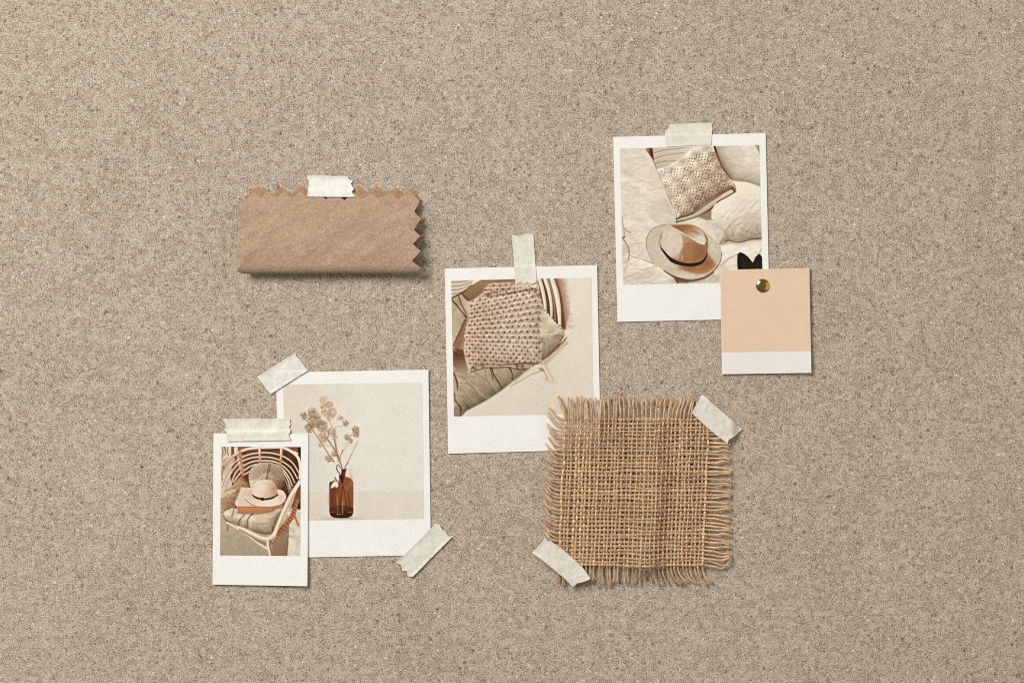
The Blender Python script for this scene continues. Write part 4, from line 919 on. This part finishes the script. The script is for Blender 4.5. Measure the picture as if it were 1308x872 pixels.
# ================================================================== burlap swatch
class Tubes:
    def __init__(self): self.v = []; self.f = []; self.c = []; self.n = 0
    def add(self, path, rad, tone, flat=1.0, sides=7, twist=0.0):
        """path (n,3) metres; rad (n,) metres; tone (n,3)"""
        P = np.asarray(path, float); n = len(P); T = np.gradient(P, axis=0); T /= (np.linalg.norm(T, axis=1, keepdims=True) + 1e-12)
        up = np.array([0, 0, 1.0]); side = np.cross(T, up); side /= (np.linalg.norm(side, axis=1, keepdims=True) + 1e-9); nor = np.cross(side, T)
        a = np.arange(sides) * 2 * np.pi / sides
        ring = P[:, None] + rad[:, None, None] * (np.cos(a)[None, :, None] * side[:, None] + flat * np.sin(a)[None, :, None] * nor[:, None])
        self.v.append(ring.reshape(-1, 3))
        tn = np.repeat(tone, sides, axis=0)
        if twist:      # plies of the yarn wind round it
            k = np.sin(a[None] + np.arange(n)[:, None] * twist) * .13 + 1; tn = tn * k.reshape(-1, 1)
        self.c.append(tn)
        i = np.arange(n - 1)[:, None] * sides + np.arange(sides)[None]; j = np.arange(n - 1)[:, None] * sides + (np.arange(sides)[None] + 1) % sides
        q = np.stack([i, i + sides, j + sides, j], -1).reshape(-1, 4) + self.n
        self.f += q.tolist(); self.f.append([self.n + k for k in range(sides)]); self.f.append([self.n + (n - 1) * sides + k for k in range(sides - 1, -1, -1)])
        self.n += n * sides
    def build(self, name, parent, origin):
        v = np.concatenate(self.v) - np.array([*W(*origin), 0.0]); c = np.clip(np.concatenate(self.c), 0.01, .9)
        me = bpy.data.meshes.new(name); me.from_pydata(v.tolist(), [], self.f); me.update()
        at = me.color_attributes.new('tone', 'FLOAT_COLOR', 'POINT'); at.data.foreach_set('color', np.c_[c, np.ones(len(c))].astype(np.float32).ravel())
        me.shade_smooth(); me.materials.append(M_JUTE)
        return link(name, me, parent)
bo = (815, 627)
bur = root('burlap_swatch', *bo); tag(bur, 'square of coarse brown burlap with frayed fringes on all four sides', 'burlap swatch')
rs = np.random.RandomState(21)
NW, NF = 36, 38                       # warps (upright) and wefts (level)
wx = 722 + np.cumsum(np.r_[0, rs.uniform(4.6, 6.0, NW - 1)]); wx = 722 + (wx - 722) * (904.5 - 722) / (wx[-1] - 722)
fy = 535 + np.cumsum(np.r_[0, rs.uniform(4.5, 5.6, NF - 1)]); fy = 535 + (fy - 535) * (720.5 - 535) / (fy[-1] - 535)
def lean(y): return -7.5 * (y - 535) / 186                      # the cloth leans left towards the bottom
def cloth_z(x, y):
    k = x - lean(y) - 7 * (vnoise(y / 40, y * 0 + 3.3, 2) - .5)
    fold = 3.9 * np.exp(-((k - 838) / 13.5) ** 2) * (k > 838) + 3.9 * np.exp(-((k - 838) / 24.0) ** 2) * (k <= 838)
    fold *= 0.75 + .35 * sstep(530, 640, y)
    paper = 0.75 * (1 - sstep(764, 776, x)) * (1 - sstep(568, 582, y))
    return 1.9 + fold + paper + 1.7 * (fbm(x / 48, y / 60, 6) - .5)
JUTE = lin((202, 168, 133)) / K
def tones(n, seed, base=1.0, yellow=0.0):
    r_ = np.random.RandomState(seed); b = base * r_.uniform(.86, 1.12)
    k = b * (0.86 + .30 * vnoise(np.arange(n) / 5.0, np.full(n, seed * 1.37), 2)); c = JUTE[None] * k[:, None]
    c[:, 2] *= r_.uniform(.86, 1.04)
    return c
AMP = 0.44
def thick(k, n): return 0.5 * rs.uniform(.82, 1.16)
def wl(i, x): return fy[i] + 1.1 * (vnoise(x / 26.0, np.full(np.shape(x), i * 3.7), 4) - .5) * 2.3 + 1.0 * np.sin((x - 720) / 190 * 3.0 + .4) * .6
def wp(j, y): return wx[j] + lean(y) + 2.4 * (vnoise(y / 22.0, np.full(np.shape(y), j * 2.9), 7) - .5)
weave = Tubes(); fl, fr_, ft, fb_ = Tubes(), Tubes(), Tubes(), Tubes()
def to3(x, y, z): return np.stack([(x - 654) * S, (436 - y) * S, z * MM], 1)
def strand(T, pts, r0, seed, base=1.0, fray=2, tip=.55):
    """one loose thread end: pts px + z mm, plus the finer fibres that part from it"""
    Q = spline(pts, False, 7); n = len(Q); s = np.linspace(0, 1, n)
    q = Q.copy(); r_ = np.random.RandomState(seed)
    q[:, 0] += (vnoise(s * 4, np.full(n, seed * .7), 1) - .5) * 1.5 * s; q[:, 1] += (vnoise(s * 4, np.full(n, seed * .9), 5) - .5) * 1.5 * s
    T.add(to3(q[:, 0], q[:, 1], q[:, 2]), r0 * MM * (1 - (1 - tip) * s ** 2) * (1 + .15 * np.sin(s * 9 + seed)), tones(n, seed, base), 1.0, 6, .8)
    for k in range(fray):
        st = r_.uniform(.1, .55); i0 = int(st * n); f = Q[i0:].copy(); m = len(f); u = np.linspace(0, 1, m)
        if m < 4: continue
        f[:, 0] += r_.uniform(-2.6, 2.6) * u ** 1.5; f[:, 1] += r_.uniform(-2.6, 2.6) * u ** 1.5; f[:, 2] += r_.uniform(-.2, .5) * u
        T.add(to3(f[:, 0], f[:, 1], f[:, 2]), r0 * MM * r_.uniform(.28, .5) * (1 - .5 * u), tones(m, seed * 7 + k, base * 1.06), 1.0, 5)
X0, X1 = wx[0], wx[-1]; Y0, Y1 = fy[0], fy[-1]
for i in range(NF):                                              # level threads
    xs_l = X0 + lean(fy[i]) - 1.5; xs_r = X1 + lean(fy[i]) + 1.5
    n = NW * 5; x = np.linspace(xs_l, xs_r, n); y = wl(i, x)
    jx = np.interp(x - lean(fy[i]), wx, np.arange(NW))
    z = cloth_z(x, y) + AMP * np.cos(np.pi * (jx + i))
    sparse = np.exp(-((x - 735) / 45) ** 2) * np.exp(-((y - 540) / 30) ** 2)
    r0 = 0.63 * rs.uniform(.84, 1.16); rad = r0 * (1 - .48 * sparse) * (.88 + .26 * vnoise(x / 7.0, np.full(n, i * 1.9), 9))
    slub = rs.rand() < .35
    if slub: c_ = rs.uniform(X0, X1); rad = rad * (1 + .35 * np.exp(-((x - c_) / 14) ** 2))
    weave.add(to3(x, y, z), rad * MM, tones(n, 100 + i, .90), .66, 8, .75)
    # loose left end: sweeps up towards its tip
    d = 19.5 + rs.uniform(-2, 3) - 3 * (i > NF - 8); up = (17 if i < 3 else 13.5) + rs.uniform(-3, 3) - (4 if 10 < i < 16 else 0)
    x0, y0, z0 = x[0], y[0], z[0]; clump = 1.3 * (1 if i % 2 else -1)
    zb_ = 1.9 + .5 * (y0 < 574)
    strand(fl, [(x0 + 2, y0, z0), (x0 - d * .35, y0 - up * .10, zb_ + .5), (x0 - d * .68, y0 - up * .42 + clump * .5, zb_ + .45 + rs.uniform(-.2, .3)), (x0 - d, y0 - up + clump, zb_ - .1 + rs.uniform(-.2, .5))], r0 * .80, 300 + i, 1.04)
    # loose right end: nearly straight, the lowest ones sag and hook upwards
    x0, y0, z0 = x[-1], y[-1], z[-1]; L = 932.5 - x0 + rs.uniform(-2.5, 2); k = np.clip((y0 - 640) / 80, 0, 1); low_ = max(0, (i - NF + 6) / 6)
    gap = 2.6 if i in (25, 26) else 0; cl = 1.5 * (1 if i % 3 == 0 else (-1 if i % 3 == 2 else 0)) + gap
    strand(fr_, [(x0 - 2, y0, z0), (x0 + L * .35, y0 + .5 + 1.6 * k, z0 * .6 + .9), (x0 + L * .72, y0 + 3.0 * k + 2.5 * low_ + cl, 2.0 + rs.uniform(-.2, .5)), (x0 + L, y0 + 1.5 - 6.5 * low_ + cl + rs.uniform(-1, 1) + 3 * k * (1 - low_), 1.5 + rs.uniform(0, .9))], r0 * .82, 400 + i, 1.2, 2, .7)
for j in range(NW):                                              # upright threads
    n = NF * 5; y = np.linspace(Y0 - 1.5, Y1 + 1.5, n); x = wp(j, y)
    iy = np.interp(y, fy, np.arange(NF)); z = cloth_z(x, y) - AMP * np.cos(np.pi * (iy + j))
    sparse = np.exp(-((x - 735) / 45) ** 2) * np.exp(-((y - 540) / 30) ** 2)
    r0 = 0.52 * rs.uniform(.8, 1.22); rad = r0 * (1 - .42 * sparse) * (.88 + .26 * vnoise(y / 7.0, np.full(n, j * 2.3), 11))
    weave.add(to3(x, y, z), rad * MM, tones(n, 200 + j, 1.22), .8, 8, .75)
    x0, y0, z0 = x[0], y[0], z[0]; k = j / (NW - 1); hgt = 25.5 + rs.uniform(-2.5, 2.5)
    ln = (-9 if j == 0 else rs.uniform(-2.5, 2.0)) + (7 * sstep(.55, .75, np.float64(k))) * (1 - sstep(.86, .95, np.float64(k)))
    zb_ = 2.0 + .4 * (x0 < 770)
    if j in (3, 6, 7): ln -= 3
    strand(ft, [(x0, y0 + 2, z0), (x0 + ln * .2, y0 - hgt * .35, zb_ + .6), (x0 + ln * .6 + rs.uniform(-.8, .8), y0 - hgt * .7, zb_ + .4), (x0 + ln, y0 - hgt, zb_ + rs.uniform(-.3, .5))], r0 * (1.0 if j else 1.5), 500 + j, 1.04, 3 if j else 4, .75)
    x0, y0, z0 = x[-1], y[-1], z[-1]; hgt = 22.5 + rs.uniform(-2, 2.5); sw = 13 * sstep(.55, .78, np.float64(k)) + rs.uniform(-2, 2)
    strand(fb_, [(x0, y0 - 2, z0), (x0 + sw * .08, y0 + hgt * .30, z0 * .6 + .6), (x0 + sw * .42, y0 + hgt * .68, 2.0 + rs.uniform(-.2, .4)), (x0 + sw, y0 + hgt, 1.4 + rs.uniform(0, .8))], r0 * .9, 600 + j, 1.0 if k > .5 else .9, 4 if k < .55 else 2, .8)
for k in range(1300):                                             # stray fibres of the yarn
    x0 = rs.uniform(X0 - 8, X1 + 2); y0 = rs.uniform(Y0 - 4, Y1 + 6); a = rs.uniform(0, 6.283); L = rs.uniform(3, 9); b = rs.uniform(-1.2, 1.2)
    s = np.linspace(0, 1, 7); x = x0 + L * s * np.cos(a + b * s); y = y0 + L * s * np.sin(a + b * s); z = cloth_z(x, y) + .55 + .7 * np.sin(s * 3.1) * rs.rand()
    weave.add(to3(x, y, z), np.full(7, .06 * rs.uniform(.8, 1.6)) * MM, tones(7, 900 + k, 1.25), 1.0, 4)
weave.build('weave', bur, bo)
for T in (fl, fr_, ft, fb_): T.build('fringe', bur, bo)

# ================================================================== pieces of tape
def in_quad(q, x, y, soft=2.5):
    P = np.array(q, float); d = segdist(P, x, y); d = np.where(inside(P, x, y), -d, d); return 1 - sstep(-.4, soft, d)
def jag(pts, amp, seed, step=1.1):
    b = resample(pts, step); r_ = np.random.RandomState(seed); return [tuple(q + r_.uniform(-amp, amp, 2)) for q in b]
def tape(pts, under, mat, label, seed, crump=.12, lift=.25):
    P = np.array(pts); o = tuple(P.mean(0)); J = jag(pts, .16, seed); PJ = np.array(J)
    def mp(x, y):
        d = segdist(PJ, x, y)
        z = under(x, y) + .16 + crump * 2 * (fbm(x / 9, y / 9, seed) - .5 + .5) * .8 + lift * np.exp(-(d / 2.2) ** 2) * (fbm(x / 15, y / 15, seed + 5))
        return x, y, z
    t = sheet('masking_tape', J, mp, 0.09, mat, None, 1.6, 1.1, o)
    tag(t, label, 'tape', 'pieces of paper tape holding things to the board')
    return t
L0 = 0.12
tape(C(*F1, [(940, 88), (1308, 96)]) + C(*F2, [(240, 96), (247, 135), (296, 160), (274, 195), (314, 255), (290, 300), (331, 360)]) + C(*F1, [(953, 356), (958, 270), (968, 190), (964, 150), (945, 128)]),
     lambda x, y: np.maximum(L0 + 1.0 * sstep(228, 240, y), np.where(y > 236, L0 + 1.0 + (felt_front_z(x, np.maximum(y, YT)) - .8) * sstep(238, 246, y), 0)), M_TAPE_W,
     'white torn strip of paper tape over the zigzag top edge of the felt swatch', 1, .1)
tape(C(840, 150, 16.35, [(205, 158), (380, 140), (700, 126), (1128, 114), (1145, 250), (1128, 350), (1116, 578), (800, 586), (500, 600), (180, 622), (166, 520), (166, 450), (150, 370), (163, 282), (226, 225), (230, 180)]),
     lambda x, y: L0 + (ZA(x, y) - L0 + .02) * in_quad(QA, x, y), M_TAPE, 'cream paper tape torn on its left end, atop the photo of the felt hat', 2)
tape(C(560, 290, 5.8136, [(545, 58), (575, 62), (600, 69), (640, 50), (705, 52), (717, 230), (729, 404), (690, 426), (664, 405), (640, 424), (610, 408), (572, 430), (560, 250)]),
     lambda x, y: L0 + (ZB(x, y) - L0 + .02) * in_quad(QB, x, y), M_TAPE, 'upright strip of cream tape with a sawtooth end, over the photo of the crocheted throw', 3)
tape(C(320, 445, 13.41, [(735, 92), (765, 70), (780, 85), (770, 100), (985, 376), (700, 552), (350, 777), (290, 712), (240, 652), (215, 602), (110, 486), (430, 282)]),
     lambda x, y: L0 + .25 + (ZC(x, y) - L0 + .02) * in_quad(QC, x, y), M_TAPE_W, 'slanted off-white tape on the upper left corner of the flower photo', 4, .1, .5)
tape(C(495, 660, 10.26, [(625, 84), (680, 95), (695, 120), (720, 166), (755, 180), (775, 210), (800, 246), (846, 260), (590, 515), (330, 782), (266, 770), (250, 706), (195, 690), (182, 626), (113, 590), (350, 365)]),
     lambda x, y: L0 + .35 + (ZC(x, y) - L0 - .2) * in_quad(QC, x, y, 6), M_TAPE, 'slanted cream tape with scalloped ends on the lower right corner of the flower photo', 5, .16, .6)
tape(C(275, 525, 11.89, [(125, 112), (400, 106), (800, 110), (1140, 105), (1130, 160), (1146, 200), (1120, 236), (1146, 280), (1140, 320), (1114, 352), (1130, 390), (1150, 436), (700, 446), (180, 456), (175, 400), (182, 320), (138, 280), (172, 250), (156, 180), (122, 145)]),
     lambda x, y: L0 + (.8 * sstep(345, 358, x)) * (1 - in_quad(QD, x, y, 4)) + (ZD(x, y) - L0 + .25) * in_quad(QD, x, y, 6), M_TAPE, 'wide level cream tape across the top of the small armchair photo', 6, .12, .5)
def over_burlap(x, y):
    q = [(690, 506), (934, 510), (930, 742), (684, 746)]
    return .35 + (cloth_z(x, y) + 1.15 - .35) * in_quad(q, x, y, 12)
tape(C(840, 495, 10.9, [(585, 120), (610, 100), (645, 112), (900, 340), (1178, 575), (1130, 612), (1100, 650), (1050, 682), (985, 716), (962, 772), (730, 592), (468, 350), (492, 300), (530, 230), (568, 165)]),
     over_burlap, M_TAPE_G, 'crumpled grey-white tape on the upper right corner of the burlap', 7, .34, .4)
tape(C(675, 670, 10.26, [(215, 153), (240, 190), (300, 215), (370, 256), (560, 412), (700, 540), (790, 660), (812, 696), (770, 716), (690, 745), (630, 756), (580, 808), (480, 700), (280, 530), (48, 355), (110, 290), (150, 240), (185, 215)]),
     over_burlap, M_TAPE_G, 'crumpled grey-white tape on the lower left corner of the burlap', 8, .34, .4)
